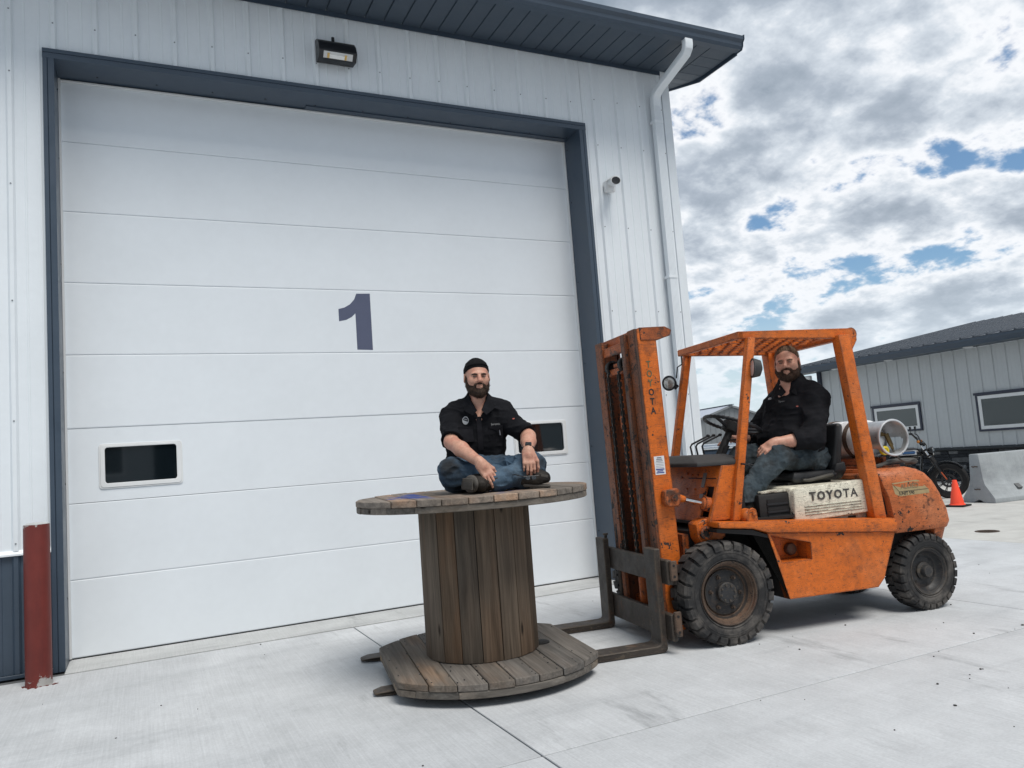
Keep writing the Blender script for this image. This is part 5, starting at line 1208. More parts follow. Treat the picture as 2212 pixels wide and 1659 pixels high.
def add_hand(F, wrist, M_, side=1, curl=(.25, .35, .3), spread=.09, thumb=.5, sc=1.0, k=.006, tha=.75):
    """fingers point along local +y from the wrist, back of the hand up (+z), thumb on +x*side"""
    T = XF(wrist, np.array(M_)*sc); Mr = np.array(M_)
    F.rbox(T((0, .048, -.002)), np.array((.040, .050, .0135))*sc, .013*sc, .016, M_=Mr)
    F.cone(T((0, -.02, 0)), T((0, .03, 0)), .026*sc, .030*sc, .02)
    for i, (fx, fy, ln, r_) in enumerate(((.0315, .090, .074, .0092), (.0105, .096, .083, .0095), (-.0105, .092, .077, .0090), (-.031, .083, .060, .0080))):
        a = 0; p_ = np.array((side*fx, fy, 0.0)); sp_ = side*spread*(fx/.03)
        segs = (.46, .30, .24); rr = r_
        for q in range(3):
            a += curl[q]; d_ = np.array((math.sin(sp_)*math.cos(a), math.cos(sp_)*math.cos(a), -math.sin(a)))*ln*segs[q]; p2 = p_+d_
            F.cone(T(p_), T(p2), rr*sc, rr*.92*sc, .004 if q else k); rr *= .92; p_ = p2
    p_ = np.array((side*.036, .028, -.006)); a = thumb
    for q, (ln, r_) in enumerate(((.042, .0125), (.034, .0108), (.026, .0095))):
        d_ = np.array((side*math.sin(tha-.28*q), math.cos(tha-.28*q), -math.sin(a*.5*(q+.4)*.8)))*ln; p2 = p_+d_; F.cone(T(p_), T(p2), r_*sc, r_*.92*sc, .008); p_ = p2
    return T
def look(az, pitch=0., roll=0.):
    """rotation for a head built facing -y"""
    return np.array(Euler((pitch, roll, az)).to_matrix())
def handM(fingers, up):
    f_ = np.array(fingers, float); f_ /= np.linalg.norm(f_); u_ = np.array(up, float); u_ -= f_*(u_@f_); u_ /= np.linalg.norm(u_); x_ = np.cross(f_, u_)
    return np.stack([x_, f_, u_], 1)
# materials
def skin(name, col, red, dirt=0.):
    t = NT(name); c = t.mix(t.mr(t.noise(16, 5, .6), .42, .66, 0, .6), col, red); c = t.hsv(c, v=t.mr(t.noise(70, 4, .6), .3, .7, .88, 1.12, False))
    if dirt: c = t.mix(t.math('MULTIPLY', t.mr(t.noise(26, 6, .7), .5, .66), dirt), c, (.10, .06, .045))
    t.bump(t.noise(180, 3, .6), .12, .002); return t.fin(c, .5, 0, .4)
SK1 = skin('skin_fair', (.54, .30, .215), (.47, .19, .14), .22); SK2 = skin('skin_ruddy', (.56, .31, .225), (.50, .205, .15), .05)
def cloth(name, col, hi, wv=900, stain=None, stamt=0., rough=.95, sc=7, sheen=.0, spots=()):
    t = NT(name); c = t.mix(t.mr(t.noise(sc, 6, .62), .38, .68), col, hi); c = t.hsv(c, v=t.mr(t.noise(wv*.25, 2, .5), .3, .7, .86, 1.14, False))
    if stain is not None: c = t.mix(t.math('MULTIPLY', t.mr(t.noise(5.5, 6, .65, t.map(loc=(3, 1, 7))), .47, .64), stamt), c, stain)
    for p_, r_, f_ in spots:
        vd = t.n('ShaderNodeVectorMath', operation='DISTANCE'); t.l(t.obj, vd.inputs[0]); vd.inputs[1].default_value = p_
        c = t.mix(t.math('MULTIPLY', t.mr(t.math('ADD', vd.outputs['Value'], t.math('MULTIPLY', t.noise(18, 5, .65), r_*.9)), r_*1.35, r_*.55), f_), c, (.022, .020, .018))
    t.bump(t.math('ADD', t.math('MULTIPLY', t.noise(wv*.3, 2, .5), .3), t.noise(26, 5, .6)), .4, .003)
    t.b.inputs['Sheen Weight'].default_value = sheen; return t.fin(c, rough, 0, .12)
SHIRT = cloth('black_work_shirt', (.0075, .008, .010), (.013, .0135, .0165))
SHIRT2 = cloth('faded_black_shirt', (.0085, .009, .011), (.015, .0152, .018))
DENIM = cloth('blue_denim', (.036, .066, .105), (.085, .13, .18), 900, (.05, .055, .06), .55, .9, 5, spots=(((-.13, -.31, 1.33), .13, .85), ((.45, -.26, 1.30), .09, .7), ((.20, -.36, 1.24), .06, .4)))
DENIM2 = cloth('dirty_denim', (.042, .058, .070), (.085, .105, .118), 900, (.022, .021, .020), .7, .9, 5, spots=(((-.83, .27, 1.29), .10, .9), ((-.62, .30, 1.1), .07, .4)))
BOOT = cloth('boot_leather', (.018, .017, .016), (.045, .040, .035), 300, None, 0, .6, 9, 0); SOLE = pbr('boot_sole', (.075, .068, .06), .85, 0, .3, 16, .4, 60)
CAPM = cloth('black_cap', (.008, .008, .009), (.014, .014, .016), 700)
def hair(name, a, b):
    t = NT(name); c = t.mix(t.mr(t.noise(1, 4, .6, t.map((160, 160, 45))), .35, .65), a, b); t.bump(t.noise(1, 3, .6, t.map((220, 220, 60))), .8, .006); return t.fin(c, .65, 0, .3)
BRD1 = hair('dark_beard', (.016, .010, .007), (.06, .035, .022)); BRD2 = hair('brown_beard', (.022, .013, .009), (.075, .040, .024)); HAIR2 = hair('short_brown_hair', (.08, .052, .034), (.19, .125, .08))
EYE = pbr('eye_dark', (.03, .025, .025), .25, 0, .1, 90); LIPM = None
def beard(name, c, M_, mat, par, sc=1.0, fat=0., seed=0., low=1.0):
    lo = np.array(c)-.17; F = Fld(lo, np.array(c)+.17, .0028); T = XF(c, np.array(M_)*sc); Mr = np.array(M_)
    def E(p_, r_, k=.02, mode='u', rot=None): F.ell(T(p_), np.array(r_)*sc, k, mode, M_=Mr if rot is None else Mr @ np.array(Euler(rot).to_matrix()))
    E((0, -.034, -.085), (.058+fat, .063, .044), .03); E((0, -.02, -.055), (.068+fat, .066, .058), .03); E((0, -.072, -.108), (.034, .034, .028), .03)
    for s_ in (1, -1):
        F.cone(T((s_*.0715, -.012, .008)), T((s_*(.064+fat), -.022, -.055)), .005*sc, .011*sc, .015)
    # open the cheeks, the lips and the throat
    for s_ in (1, -1): E((s_*.032, -.105, -.004), (.045, .062, .040), .012, 's', (0, 0, s_*.2))
    E((0, -.13, -.0615), (.018, .035, .0030), .004, 's'); E((0, -.02, .03), (.2, .2, .035), .01, 's') if False else None
    E((0, .066, -.055), (.13, .062, .11), .015, 's'); E((0, -.03, -.02), (.058, .062, .078), .01, 's')
    for s_ in (1, -1): F.cone(T((0, -.1035, -.0445)), T((s_*.026, -.0955, -.0530)), .0062*sc, .0075*sc, .006); F.cone(T((s_*.026, -.0955, -.0530)), T((s_*.043, -.074, -.080)), .0075*sc, .011*sc, .01)
    F.ripple(lambda x, y, z: .0035*(vnoise(x*190+seed, y*190, z*110)-.5)+.004*(vnoise(x*60, y*60+seed, z*60)-.5))
    return F.done(name, mat, par)
def strands(o, n_, ln, wd, droop, seed, spread=.5):
    """short hairs growing from the surface, added to the same mesh"""
    me = o.data; rs_ = np.random.RandomState(seed); bm = bmesh.new(); bm.from_mesh(me); bm.verts.ensure_lookup_table(); nv = len(bm.verts)
    base_ = [(bm.verts[i].co.copy(), bm.verts[i].normal.copy()) for i in rs_.randint(0, nv, n_)]
    for co, nr in base_:
        d_ = nr+Vector(rs_.uniform(-spread, spread, 3))+Vector((0, 0, -droop)); d_.normalize(); u_ = d_.cross(Vector(rs_.uniform(-1, 1, 3))).normalized(); v_ = d_.cross(u_); L_ = ln*rs_.uniform(.6, 1.25)
        p0 = co-nr*.002; a_, b_, c_ = [bm.verts.new(p0+(u_*math.cos(q)+v_*math.sin(q))*wd) for q in (0, 2.1, 4.2)]; t_ = bm.verts.new(p0+d_*L_)
        for f_ in ((a_, b_, t_), (b_, c_, t_), (c_, a_, t_)): bm.faces.new(f_)
    bm.to_mesh(me); bm.free(); return o
def strip(pts, w_, h_, mat, name, par):
    """small tapered roll, for brows and seams"""
    return MB().tube(pts, w_, 6).done(name, mat, par)
def eyes(par, T, sc=1.0):
    for s_ in (1, -1):
        MB().ball(T((s_*.031, -.0975, .0015)), (.0125*sc, .0050*sc, .0040*sc), 10, 6).done('eye', EYE, par)
# ================================================================== the man on the reel
az1 = math.atan2(1.954, 4.754)
F = Fld((-.30, -.58, 1.13), (.58, .28, 2.06), .0032)
M1 = look(R(9), R(3), R(1)); HC1 = (.082, -.025, 1.893)
T1 = add_head(F, HC1, M1)
F.cone((.082, .0, 1.83), (.075, .03, 1.66), .056, .066, .03); F.cone((.081, -.012, 1.74), (.081, -.035, 1.62), .05, .045, .03)
F.ell((.07, .05, 1.55), (.14, .085, .13), .04); F.ell((.045, .08, 1.36), (.14, .095, .15), .05); F.ell((.03, .08, 1.25), (.13, .10, .07), .04)
F.cone((-.10, .045, 1.635), (.24, .04, 1.622), .05, .05, .04)
# right arm (left in the picture), left arm
SHR_, ELR, WRR = (-.105, .04, 1.635), (-.112, -.155, 1.475), (.062, -.400, 1.330)
SHL_, ELL, WRL = (.245, .035, 1.62), (.388, -.125, 1.475), (.364, -.335, 1.385)
for s_, e_, w_ in ((SHR_, ELR, WRR), (SHL_, ELL, WRL)):
    F.cone(s_, e_, .050, .044, .02); e_ = np.array(e_); w_ = np.array(w_); F.cone(e_, e_+(w_-e_)*.35, .046, .0475, .02); F.cone(e_+(w_-e_)*.35, w_, .0475, .029, .02)
HR = add_hand(F, WRR, handM((.46, -.22, -.80), (.20, -.92, .36)), -1, (.12, .30, .28), .07, 1.2, tha=.42)
HL = add_hand(F, WRL, handM((-.04, -.40, -.92), (0, -.90, .42)), -1, (.42, .62, .5), .02, 1.3, tha=.40)
KR, AR = (-.118, -.235, 1.292), (.33, -.265, 1.205); KL, AL = (.385, -.215, 1.285), (.16, -.37, 1.212)
for h_, k_, a_ in (((-.05, .07, 1.24), KR, AR), ((.12, .07, 1.24), KL, AL)):
    F.cone(h_, k_, .075, .058, .03); F.cone(k_, a_, .052, .040, .03)
F.ell((.06, -.39, 1.205), (.05, .06, .028), .02); F.ell((.39, -.29, 1.205), (.06, .026, .028), .02)
p1 = F.done('person', SK1)
p1.location = (1.954, 4.754, 0); p1.rotation_euler = (0, 0, -az1)
tag(p1, 'man in a black shirt and backward black cap sitting cross-legged on the wooden reel', 'person')
# shirt
F = Fld((-.30, -.30, 1.30), (.50, .30, 1.80), .0045)
F.ell((.072, .045, 1.54), (.178, .118, .155), .05); F.ell((.045, .06, 1.42), (.195, .132, .13), .06); F.ell((.03, .075, 1.335), (.205, .135, .075), .04)
F.cone((-.09, .05, 1.660), (.238, .045, 1.645), .068, .068, .05); F.cone((.08, .015, 1.765), (.075, .035, 1.66), .066, .105, .04)
for sx_ in (-.10, .245): F.cone((.078, .035, 1.735), (sx_, .045, 1.665), .062, .060, .05)
for s_, e_ in ((SHR_, ELR), (SHL_, ELL)):
    s_ = np.array(s_); e_ = np.array(e_); d_ = e_-s_; F.cone(s_, s_+d_*.86, .073, .066, .035); F.cone(s_+d_*.78, s_+d_*.90, .069, .069, .006, flat=True)
F.ripple(folds(.011, (7, 6, 12), .5, 3.1)); F.ripple(folds(.003, (18, 15, 28), .4, 1.7))
for s_, e_ in ((SHR_, ELR), (SHL_, ELL)):
    s_ = np.array(s_); e_ = np.array(e_); d_ = e_-s_; F.cone(s_+d_*.885, s_+d_*1.3, .062, .06, .003, 's', flat=True); F.cone(s_+d_*.93, s_+d_*1.4, .1, .1, .004, 's', flat=True)
F.cone((.083, -.03, 1.86), (.079, .015, 1.70), .066, .060, .008, 's'); F.cone((.083, -.105, 1.80), (.083, -.085, 1.735), .080, .060, .008, 's'); F.cone((.083, -.085, 1.735), (.083, -.088, 1.632), .060, .008, .008, 's')
sh1 = F.done('shirt', SHIRT, p1)
# jeans
F = Fld((-.32, -.50, 1.14), (.56, .28, 1.46), .0045)
F.ell((.03, .08, 1.25), (.185, .145, .11), .05); F.ell((.04, .02, 1.33), (.17, .12, .06), .05)
for h_, k_, a_ in (((-.06, .07, 1.25), KR, AR), ((.13, .07, 1.25), KL, AL)):
    F.cone(h_, k_, .105, .080, .035); F.cone(k_, a_, .073, .055, .012)
F.cone(KR, (-.10, -.05, 1.215), .07, .07, .05); F.cone(KL, (.33, -.05, 1.21), .07, .07, .05); F.ell((.09, -.09, 1.29), (.09, .10, .05), .04)
F.ripple(folds(.015, (7, 10, 12), .8, 8.2)); F.ripple(folds(.006, (16, 22, 26), .5, 2.2)); F.cut((0, 0, 1.1485), (0, 0, -1)); 
jn1 = F.done('jeans', DENIM, p1)
# boots
def boot(ank, toe, solen, par, nm='boot', k=1.0):
    ank = np.array(ank, float); toe = np.array(toe, float); F = Fld(np.minimum(ank, toe)-.13, np.maximum(ank, toe)+.13, .004)
    F.cone(ank, ank+(toe-ank)*.3, .050, .050, .03); F.cone(ank+(toe-ank)*.25, toe, .050, .043, .03); sn = np.array(solen, float); sn /= np.linalg.norm(sn)
    F.cut(ank+sn*.046, sn, .006); F.ripple(folds(.004, (30, 30, 30), .5, 4.))
    b_ = F.done(nm, BOOT, par)
    d_ = (toe-ank); L_ = np.linalg.norm(d_); d_ /= L_; c_ = np.cross(sn, d_); Fs = Fld(np.minimum(ank, toe)-.15, np.maximum(ank, toe)+.15, .004); d_ = np.cross(c_, sn); d_ /= np.linalg.norm(d_)
    Q = np.stack([d_, c_/np.linalg.norm(c_), sn], 1); mid_ = (ank+toe)/2+d_*.01+sn*.052
    Fs.rbox(mid_, (L_*.5+.055, .046, .013), .010, .004, M_=Q)
    for q in range(9):
        Fs.rbox(mid_+d_*(-L_*.5-.04+q*(L_+.08)/8)+sn*.013, (.006, .040, .006), .002, .002, M_=Q)
    Fs.done('sole', SOLE, b_); return b_
# near boot lies on its side, tread turned to the left
F = Fld((-.12, -.56, 1.13), (.26, -.18, 1.30), .004); nb_ = np.array((-.96, -.27, .08)); nb_ /= np.linalg.norm(nb_); lb_ = np.cross((0, 0, 1.), nb_); lb_ /= np.linalg.norm(lb_); zb_ = np.cross(nb_, lb_); Qb = np.stack([nb_, lb_, zb_], 1)
fc_ = np.array((.005, -.385, 1.2055)); F.ell(fc_-nb_*.030, (.055, .120, .053), .03, M_=Qb); F.cone(fc_-nb_*.03-lb_*.02, (.150, -.375, 1.213), .048, .054, .04); F.cut(fc_+nb_*.012, nb_, .006); F.ripple(folds(.005, (26, 26, 26), .5, 4.)); F.cut((0, 0, 1.1485), (0, 0, -1))
b1 = F.done('boot', BOOT, p1)
F = Fld((-.16, -.58, 1.13), (.20, -.18, 1.30), .003); F.ell(fc_+nb_*.008, (.030, .134, .056), .004, M_=Qb); F.cut(fc_-nb_*.002, -nb_); F.cut(fc_+nb_*.030, nb_)
for q in range(-5, 6): F.rbox(fc_+nb_*.034+lb_*q*.023, (.004, .0065, .036), .002, .002, M_=Qb)
F.rbox(fc_+nb_*.033, (.003, .115, .012), .002, .002, M_=Qb); F.cut((0, 0, 1.1485), (0, 0, -1)); F.done('sole', SOLE, b1)
F = Fld((.24, -.42, 1.13), (.58, -.16, 1.32), .004); F.cone((.32, -.275, 1.212), (.385, -.285, 1.212), .054, .056, .03); F.ell((.425, -.292, 1.211), (.066, .056, .050), .03, rot=(0, .12, -.1)); F.ripple(folds(.005, (26, 26, 26), .5, 4.)); F.cut((.4, 0, 1.168), (.12, 0, -1)); b2 = F.done('boot', BOOT, p1)
F = Fld((.24, -.42, 1.13), (.58, -.16, 1.24), .003); F.rbox((.405, -.288, 1.163), (.086, .047, .010), .009, .004, M_=np.array(Euler((0, .10, -.1)).to_matrix())); F.cut((0, 0, 1.1485), (0, 0, -1)); F.done('sole', SOLE, b2)
MB().box((.452, -.343, 1.222), (.045, .004, .016), (0, .25, .25)).done('toe_patch', SOLE, b2)
# cap (backwards), beard, brows, eyes
F = Fld(np.array(HC1)-.16, np.array(HC1)+.16, .003); Tc = XF(HC1, M1)
F.ell(Tc((0, .014, .040)), (.0835, .104, .092), .02, M_=M1); F.cone(Tc((-.05, .10, -.012)), Tc((.05, .10, -.012)), .02, .02, .03)
nn = M1 @ np.array((0, -.42, -1.)); F.cut(Tc((0, -.09, .066)), nn, .003)
F.ell(Tc((0, .012, .030)), (.0765, .097, .084), .003, 's', M_=M1); F.ripple(folds(.003, (20, 20, 30), .4, 6.))
cp = F.done('cap', CAPM, p1)
MB().tube([Tc((.0795*math.cos(a), .014+.100*math.sin(a), .0555+.032*(-math.sin(a)) )) for a in [R(200+ 140*k/14) for k in range(15)]], .004, 6).done('cap_band', CAPM, cp)
strands(beard('beard', HC1, M1, BRD1, p1, 1.0, .006, 1.), 3500, .010, .0007, .5, 1)
def brows(T, mat, par):
    for s_ in (1, -1): MB().tube([T((s_*.013, -.1015, .0150)), T((s_*.030, -.1005, .0185)), T((s_*.048, -.086, .0150))], [.0052, .0058, .0036], 6).done('eyebrow', mat, par)
brows(T1, BRD1, p1); eyes(p1, T1)
# sideburn and back hair under the cap
F = Fld(np.array(HC1)-.14, np.array(HC1)+.14, .003); F.ell(Tc((0, .02, .0)), (.0775, .088, .07), .02, M_=M1); F.cut(Tc((0, -.022, 0)), M1 @ np.array((0, -1., 0))); F.cut(Tc((0, 0, -.05)), M1 @ np.array((0, -.5, -1.)))
F.done('hair', BRD1, p1)
# shirt trim: collar, placket, pockets, badge, name, tag
def chest(u, z, off=.0):
    """front of the shirt found by casting towards it"""
    ok, loc, nrm, _ = sh1.ray_cast(Vector((u, -.6, z)), Vector((0, 1, 0)))
    return (loc+Vector((0, -off, 0)), nrm) if ok else (Vector((u, -.08, z)), Vector((0, -1, 0)))
def patch(pts, thick, mat, name, par, cast=chest, sub=1):
    vs = [cast(u, z, thick)[0] for u, z in pts]; n_ = len(vs); vb = [v+Vector((0, thick*1.5, 0)) for v in vs]
    return MB().add([tuple(v) for v in vs]+[tuple(v) for v in vb], [tuple(range(n_))]+[(i, (i+1) % n_, n_+(i+1) % n_, n_+i) for i in range(n_)]).done(name, mat, par)
for s_ in (1, -1):
    cu_ = MB(); pts = [(.082+s_*.066, .035, 1.795), (.082+s_*.066, -.035, 1.768), (.082+s_*.014, -.100, 1.672), (.082+s_*.045, -.108, 1.640), (.082+s_*.100, -.070, 1.680), (.082+s_*.090, .03, 1.745)]
    cu_.add(pts+[(x, y-.006, z-.003) for x, y, z in pts], [tuple(range(6)), tuple(range(11, 5, -1))]+[(i, (i+1) % 6, 6+(i+1) % 6, 6+i) for i in range(6)]); cu_.done('collar', SHIRT, sh1, bev=.003, seg=2)
PLK = cloth('shirt_placket', (.012, .012, .015), (.022, .022, .026))
for i in range(7): pass
pl_ = MB(); rows = [chest(.076, 1.63-.02*i, .004)[0] for i in range(12)]
pl_.rings([[tuple(c+Vector((-.017, 0, 0))), tuple(c+Vector((.017, 0, 0))), tuple(c+Vector((.017, .012, 0))), tuple(c+Vector((-.017, .012, 0)))] for c in rows]).done('placket', PLK, sh1)
for u0, z0 in ((-.062, 1.57), (.135, 1.565)):
    patch([(u0, z0), (u0+.095, z0), (u0+.095, z0-.012), (u0+.0475, z0-.03), (u0, z0-.012)], .0065, PLK, 'pocket_flap', sh1); patch([(u0, z0-.012), (u0+.095, z0-.012), (u0+.095, z0-.10), (u0, z0-.10)], .004, PLK, 'pocket', sh1)
BADW = pbr('badge_white', (.55, .56, .57), .7, 0, .1, 60); BADK = pbr('badge_black', (.03, .03, .035), .7)
bc = (-.012, 1.612)
bd = patch([(bc[0]+.021*math.cos(2*math.pi*k/20), bc[1]+.027*math.sin(2*math.pi*k/20)) for k in range(20)], .004, BADW, 'badge', sh1)
patch([(bc[0]+.017*math.cos(2*math.pi*k/20), bc[1]+.022*math.sin(2*math.pi*k/20)) for k in range(20)], .0048, BADK, 'badge_field', bd)
patch([(bc[0]-.016, bc[1]+.004), (bc[0]+.015, bc[1]-.010), (bc[0]+.015, bc[1]-.016), (bc[0]-.016, bc[1]-.004)], .0056, BADW, 'badge_stripe', bd); patch([(bc[0]-.012, bc[1]+.014), (bc[0]+.012, bc[1]+.006), (bc[0]+.012, bc[1]+.002), (bc[0]-.012, bc[1]+.010)], .0056, BADW, 'badge_stripe', bd)
nl_, nn_ = chest(.185, 1.574, .009); text('name_embroidery', 'Jeremie', pbr('grey_thread', (.16, .165, .17), .8), sh1, tuple(nl_), (R(86), 0, R(16)), .022, .0006, bold=.0004)
tg_, _ = chest(.302, 1.60, .003); MB().box(tg_, (.016, .004, .008), (0, 0, .5)).done('sleeve_tag', pbr('tag_red', (.45, .12, .09), .7), sh1)
pn, _ = chest(-.02, 1.55, .008); MB().cyl(pn+Vector((0, 0, .02)), pn+Vector((.008, 0, -.03)), .0035, .0035, 8).done('pen', CHROME, sh1)
pn, _ = chest(.205, 1.53, .008); MB().cyl(pn+Vector((0, 0, .025)), pn+Vector((.004, 0, -.03)), .0035, .0035, 8).done('pen', STG, sh1)
# watch
wv_ = Vector(WRL)-Vector(ELL); wd_ = wv_.normalized(); wc_ = Vector(WRL)-wd_*.015
wa = MB().lathe([(.034, -.012), (.0365, -.012), (.0365, .012), (.034, .012)], wc_, wd_, 24, closed=True).done('wristwatch', RUBBER, p1)
nb = Vector((0, -.8, .6)); nb = (nb-wd_*nb.dot(wd_)).normalized(); xw = wd_.cross(nb)
Mw = Matrix((xw, wd_, nb)).transposed()
MB().box(wc_+nb*.037, (.040, .040, .012), Mw).done('watch_case', BLACKP, wa, bev=.004, seg=2); MB().box(wc_+nb*.0435, (.030, .028, .002), Mw).done('watch_screen', pbr('watch_glass', (.03, .035, .04), .12), wa)
# sunglasses hanging from the left hand
sg = thing('sunglasses', 'black sunglasses hanging from the fingers of the man on the reel', 'sunglasses', (1.954, 4.754, 0), -az1)
tp = Vector((.352, -.425, 1.232))
for k, dx in enumerate((-.012, .034)):
    MB().rings([[tuple(tp+Vector((dx*.8+.016*math.cos(a)*sc_, dy, -.014+.013*math.sin(a)*sc_))) for a in [2*math.pi*q/16 for q in range(16)]] for sc_, dy in ((.9, -.004), (1, 0), (.95, .004))]).done('lens', pbr('mirror_lens%d' % k, (.16, .17, .18), .08, .8), sg)
MB().tube([tuple(tp+Vector((-.034, 0, -.004))), tuple(tp+Vector((.058, 0, -.004)))], .0035, 6).done('brow_bar', BLACKP, sg)
MB().tube([tuple(tp+Vector((-.034, 0, -.004))), tuple(tp+Vector((-.085, .02, .012))), tuple(tp+Vector((-.10, .03, .010)))], .0035, 6).tube([tuple(tp+Vector((.058, 0, -.004))), tuple(tp+Vector((.03, .06, .01)))], .0035, 6).done('temple', BLACKP, sg)
# ================================================================== the driver
F = Fld((-1.50, -.42, .78), (-.25, .48, 2.10), .0034)
M2 = look(R(90+46), R(2), R(-2)); HC2 = (-1.105, .03, 1.928)
T2 = add_head(F, HC2, M2, .010, 1.12)
F.cone((-1.115, .02, 1.87), (-1.155, .0, 1.68), .068, .080, .03); F.cone((-1.10, .03, 1.78), (-1.05, .04, 1.64), .065, .06, .03)
F.ell((-1.12, 0, 1.50), (.15, .19, .18), .05); F.ell((-1.10, 0, 1.28), (.18, .19, .18), .05); F.cone((-1.17, .19, 1.635), (-1.15, -.19, 1.635), .065, .065, .04)
S2L, E2L, W2L = (-1.185, .225, 1.615), (-1.045, .318, 1.325), (-.755, .255, 1.312); S2R, E2R, W2R = (-1.15, -.225, 1.615), (-.95, -.31, 1.36), (-.68, -.14, 1.365)
for s_, e_, w_ in ((S2L, E2L, W2L), (S2R, E2R, W2R)):
    F.cone(s_, e_, .062, .055, .02); e_ = np.array(e_); w_ = np.array(w_); F.cone(e_, e_+(w_-e_)*.35, .056, .056, .02); F.cone(e_+(w_-e_)*.35, w_, .056, .034, .02)
add_hand(F, W2L, handM((.90, -.22, -.48), (.28, .62, .72)), -1, (.45, .55, .4), .04, .6, 1.06)
add_hand(F, W2R, handM((.88, .38, .05), (.1, -.1, .95)), 1, (.35, .7, .6), .04, .6, 1.04)
K2L, A2L = (-.785, .215, 1.218), (-.465, .285, .955); K2R, A2R = (-.735, -.13, 1.21), (-.46, -.16, .955)
for h_, k_, a_ in (((-1.18, .11, 1.165), K2L, A2L), ((-1.18, -.11, 1.165), K2R, A2R)): F.cone(h_, k_, .095, .070, .03); F.cone(k_, a_, .065, .045, .03)
for a_ in (A2L, A2R): F.ell((a_[0]+.05, a_[1], .85), (.11, .04, .035), .03)
p2 = F.done('person', SK2); p2.location = FORG; p2.rotation_euler = (0, 0, HEAD)
tag(p2, 'bearded man in a dark long-sleeved shirt sitting at the wheel of the forklift', 'person')
F = Fld((-1.50, -.44, 1.05), (-.70, .46, 1.85), .005)
F.ell((-1.125, 0, 1.52), (.205, .235, .185), .06); F.ell((-1.075, 0, 1.345), (.255, .25, .175), .07); F.ell((-1.10, 0, 1.22), (.235, .235, .12), .06)
F.cone((-1.185, .19, 1.640), (-1.155, -.19, 1.640), .088, .088, .06); F.cone((-1.125, .015, 1.79), (-1.15, .0, 1.69), .082, .125, .04)
for sy_, sx_ in ((.20, -1.19), (-.20, -1.16)): F.cone((-1.145, 0, 1.755), (sx_, sy_, 1.665), .078, .078, .06)
for s_, e_, w_ in ((S2L, E2L, W2L), (S2R, E2R, W2R)):
    s_ = np.array(s_); e_ = np.array(e_); w_ = np.array(w_); F.cone(s_, e_, .097, .080, .045); F.cone(e_, e_+(w_-e_)*.42, .080, .066, .03); F.cone(e_+(w_-e_)*.36, e_+(w_-e_)*.52, .070, .068, .006, flat=True)
F.ripple(folds(.014, (5, 5, 11), .5, 5.5)); F.ripple(folds(.0035, (14, 13, 26), .4, 9.4))
for e_, w_ in ((E2L, W2L), (E2R, W2R)):
    e_ = np.array(e_); w_ = np.array(w_); F.cone(e_+(w_-e_)*.50, e_+(w_-e_)*1.2, .060, .058, .003, 's', flat=True); F.cone(e_+(w_-e_)*.54, e_+(w_-e_)*1.2, .12, .12, .004, 's', flat=True)
F.cone((-1.105, .03, 1.92), (-1.14, .005, 1.72), .082, .074, .01, 's'); F.cone((-1.0, .11, 1.85), (-.995, .09, 1.77), .092, .072, .01, 's'); F.cone((-.995, .09, 1.77), (-.955, .075, 1.645), .072, .008, .01, 's')
sh2 = F.done('shirt', SHIRT2, p2)
F = Fld((-1.45, -.36, .84), (-.35, .42, 1.34), .005)
F.ell((-1.18, 0, 1.175), (.19, .225, .115), .05)
for h_, k_, a_ in (((-1.16, .12, 1.175), K2L, A2L), ((-1.16, -.12, 1.175), K2R, A2R)): F.cone(h_, k_, .120, .100, .05); F.cone(k_, a_, .097, .072, .04); F.cone(np.array(a_)+(.0, 0, .02), np.array(a_)+(.02, 0, -.045), .072, .078, .03)
F.ripple(folds(.014, (8, 8, 8), .7, 11.2)); F.ripple(folds(.006, (20, 20, 20), .5, 7.7)); F.cut((0, 0, .90), (0, 0, -1))
F.done('jeans', DENIM2, p2)
for a_ in (A2L, A2R):
    F = Fld((a_[0]-.14, a_[1]-.1, .78), (a_[0]+.24, a_[1]+.1, 1.0), .0045); F.cone((a_[0]-.005, a_[1], .93), (a_[0]-.01, a_[1], .86), .058, .058, .03); F.ell((a_[0]+.06, a_[1], .855), (.135, .052, .055), .03); F.cut((0, 0, .822), (0, 0, -1)); F.ripple(folds(.004, (30, 30, 30), .5, 4.)); b_ = F.done('boot', BOOT, p2)
    F = Fld((a_[0]-.14, a_[1]-.1, .78), (a_[0]+.24, a_[1]+.1, .86), .004); F.rbox((a_[0]+.055, a_[1], .809), (.140, .052, .013), .012, .004); F.done('sole', SOLE, b_)
strands(beard('beard', HC2, M2, BRD2, p2, 1.12, .012, 5.), 3500, .011, .0008, .5, 2); brows(T2, HAIR2, p2); eyes(p2, T2, 1.12)
F = Fld(np.array(HC2)-.16, np.array(HC2)+.16, .003); Th = XF(HC2, np.array(M2)*1.12)
F.ell(Th((0, .016, .042)), np.array((.0795, .100, .0885))*1.12, .02, M_=M2); F.cut(Th((0, -.066, .072)), M2 @ np.array((0, -1., -.60)), .01)
for s_ in (1, -1): F.ell(Th((s_*.06, -.085, .052)), (.03, .03, .05), .01, 's', M_=M2)
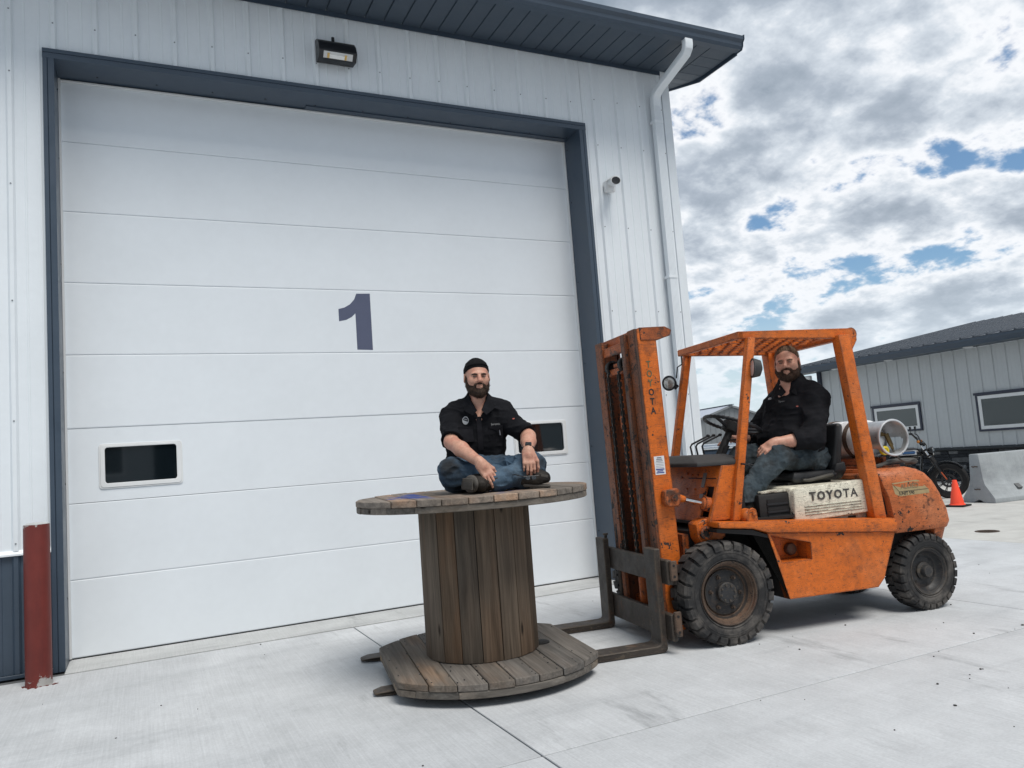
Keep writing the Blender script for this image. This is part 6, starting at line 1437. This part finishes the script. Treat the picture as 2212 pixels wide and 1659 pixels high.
F.cut(Th((0, .0, .016)), M2 @ np.array((0, -.75, -1.)), .01); F.ripple(lambda x, y, z: .005*(vnoise(x*120, y*120, z*120)-.5)+.004*(vnoise(x*45, y*45, z*45)-.5))
strands(F.done('hair', HAIR2, p2), 3500, .012, .0008, -.2, 3, .6)
def side2(x, z, off=.0):
    """shirt surface seen from the camera's side"""
    d_ = Vector((-.46, -.89, 0)); o_ = Vector((x, 0, z))-d_*1.2
    ok, loc, nrm, _ = sh2.ray_cast(o_, d_)
    return (loc-d_*off, nrm) if ok else (Vector((x, .25, z)), -d_)
vx = Vector((-.89, .46, 0))      # to the right in the picture
for s_ in (1, -1):
    c0 = Vector((-1.12, .02, 1.742)); fw_ = Vector((.70, .71, 0)); rt = Vector((-.71, .70, 0))
    pts = [c0+rt*s_*.080-fw_*.02+Vector((0, 0, .05)), c0+rt*s_*.062+fw_*.085+Vector((0, 0, .015)), c0+rt*s_*.018+fw_*.135+Vector((0, 0, -.045)), c0+rt*s_*.055+fw_*.140+Vector((0, 0, -.075)), c0+rt*s_*.115+fw_*.095+Vector((0, 0, -.045)), c0+rt*s_*.112-fw_*.02+Vector((0, 0, .0))]
    MB().add([tuple(p_) for p_ in pts]+[tuple(p_+fw_*.006-Vector((0, 0, .004))) for p_ in pts], [tuple(range(6)), tuple(range(11, 5, -1))]+[(i, (i+1) % 6, 6+(i+1) % 6, 6+i) for i in range(6)]).done('collar', SHIRT2, sh2, bev=.003, seg=2)
tg_, n_ = side2(-1.13, 1.575, .003); MB().box(tg_, (.016, .004, .008), (0, 0, R(150))).done('sleeve_tag', bpy.data.materials['tag_red'], sh2)
nm_, n_ = side2(-1.03, 1.625, .004); text('name_embroidery', 'Spencer', bpy.data.materials['grey_thread'], sh2, tuple(nm_), (R(82), 0, R(152)), .022, .0006)
MB().box(side2(-.93, 1.60, .004)[0], (.075, .012, .10), (R(-8), 0, R(120))).done('pocket', SHIRT2, sh2, bev=.004)
bg2, n_ = side2(-.955, 1.655, .008); MB().lathe([(.018, 0), (.016, .004), (.001, .005)], bg2, Vector((.75, .6, .1)), 18).done('badge', BADW, sh2)
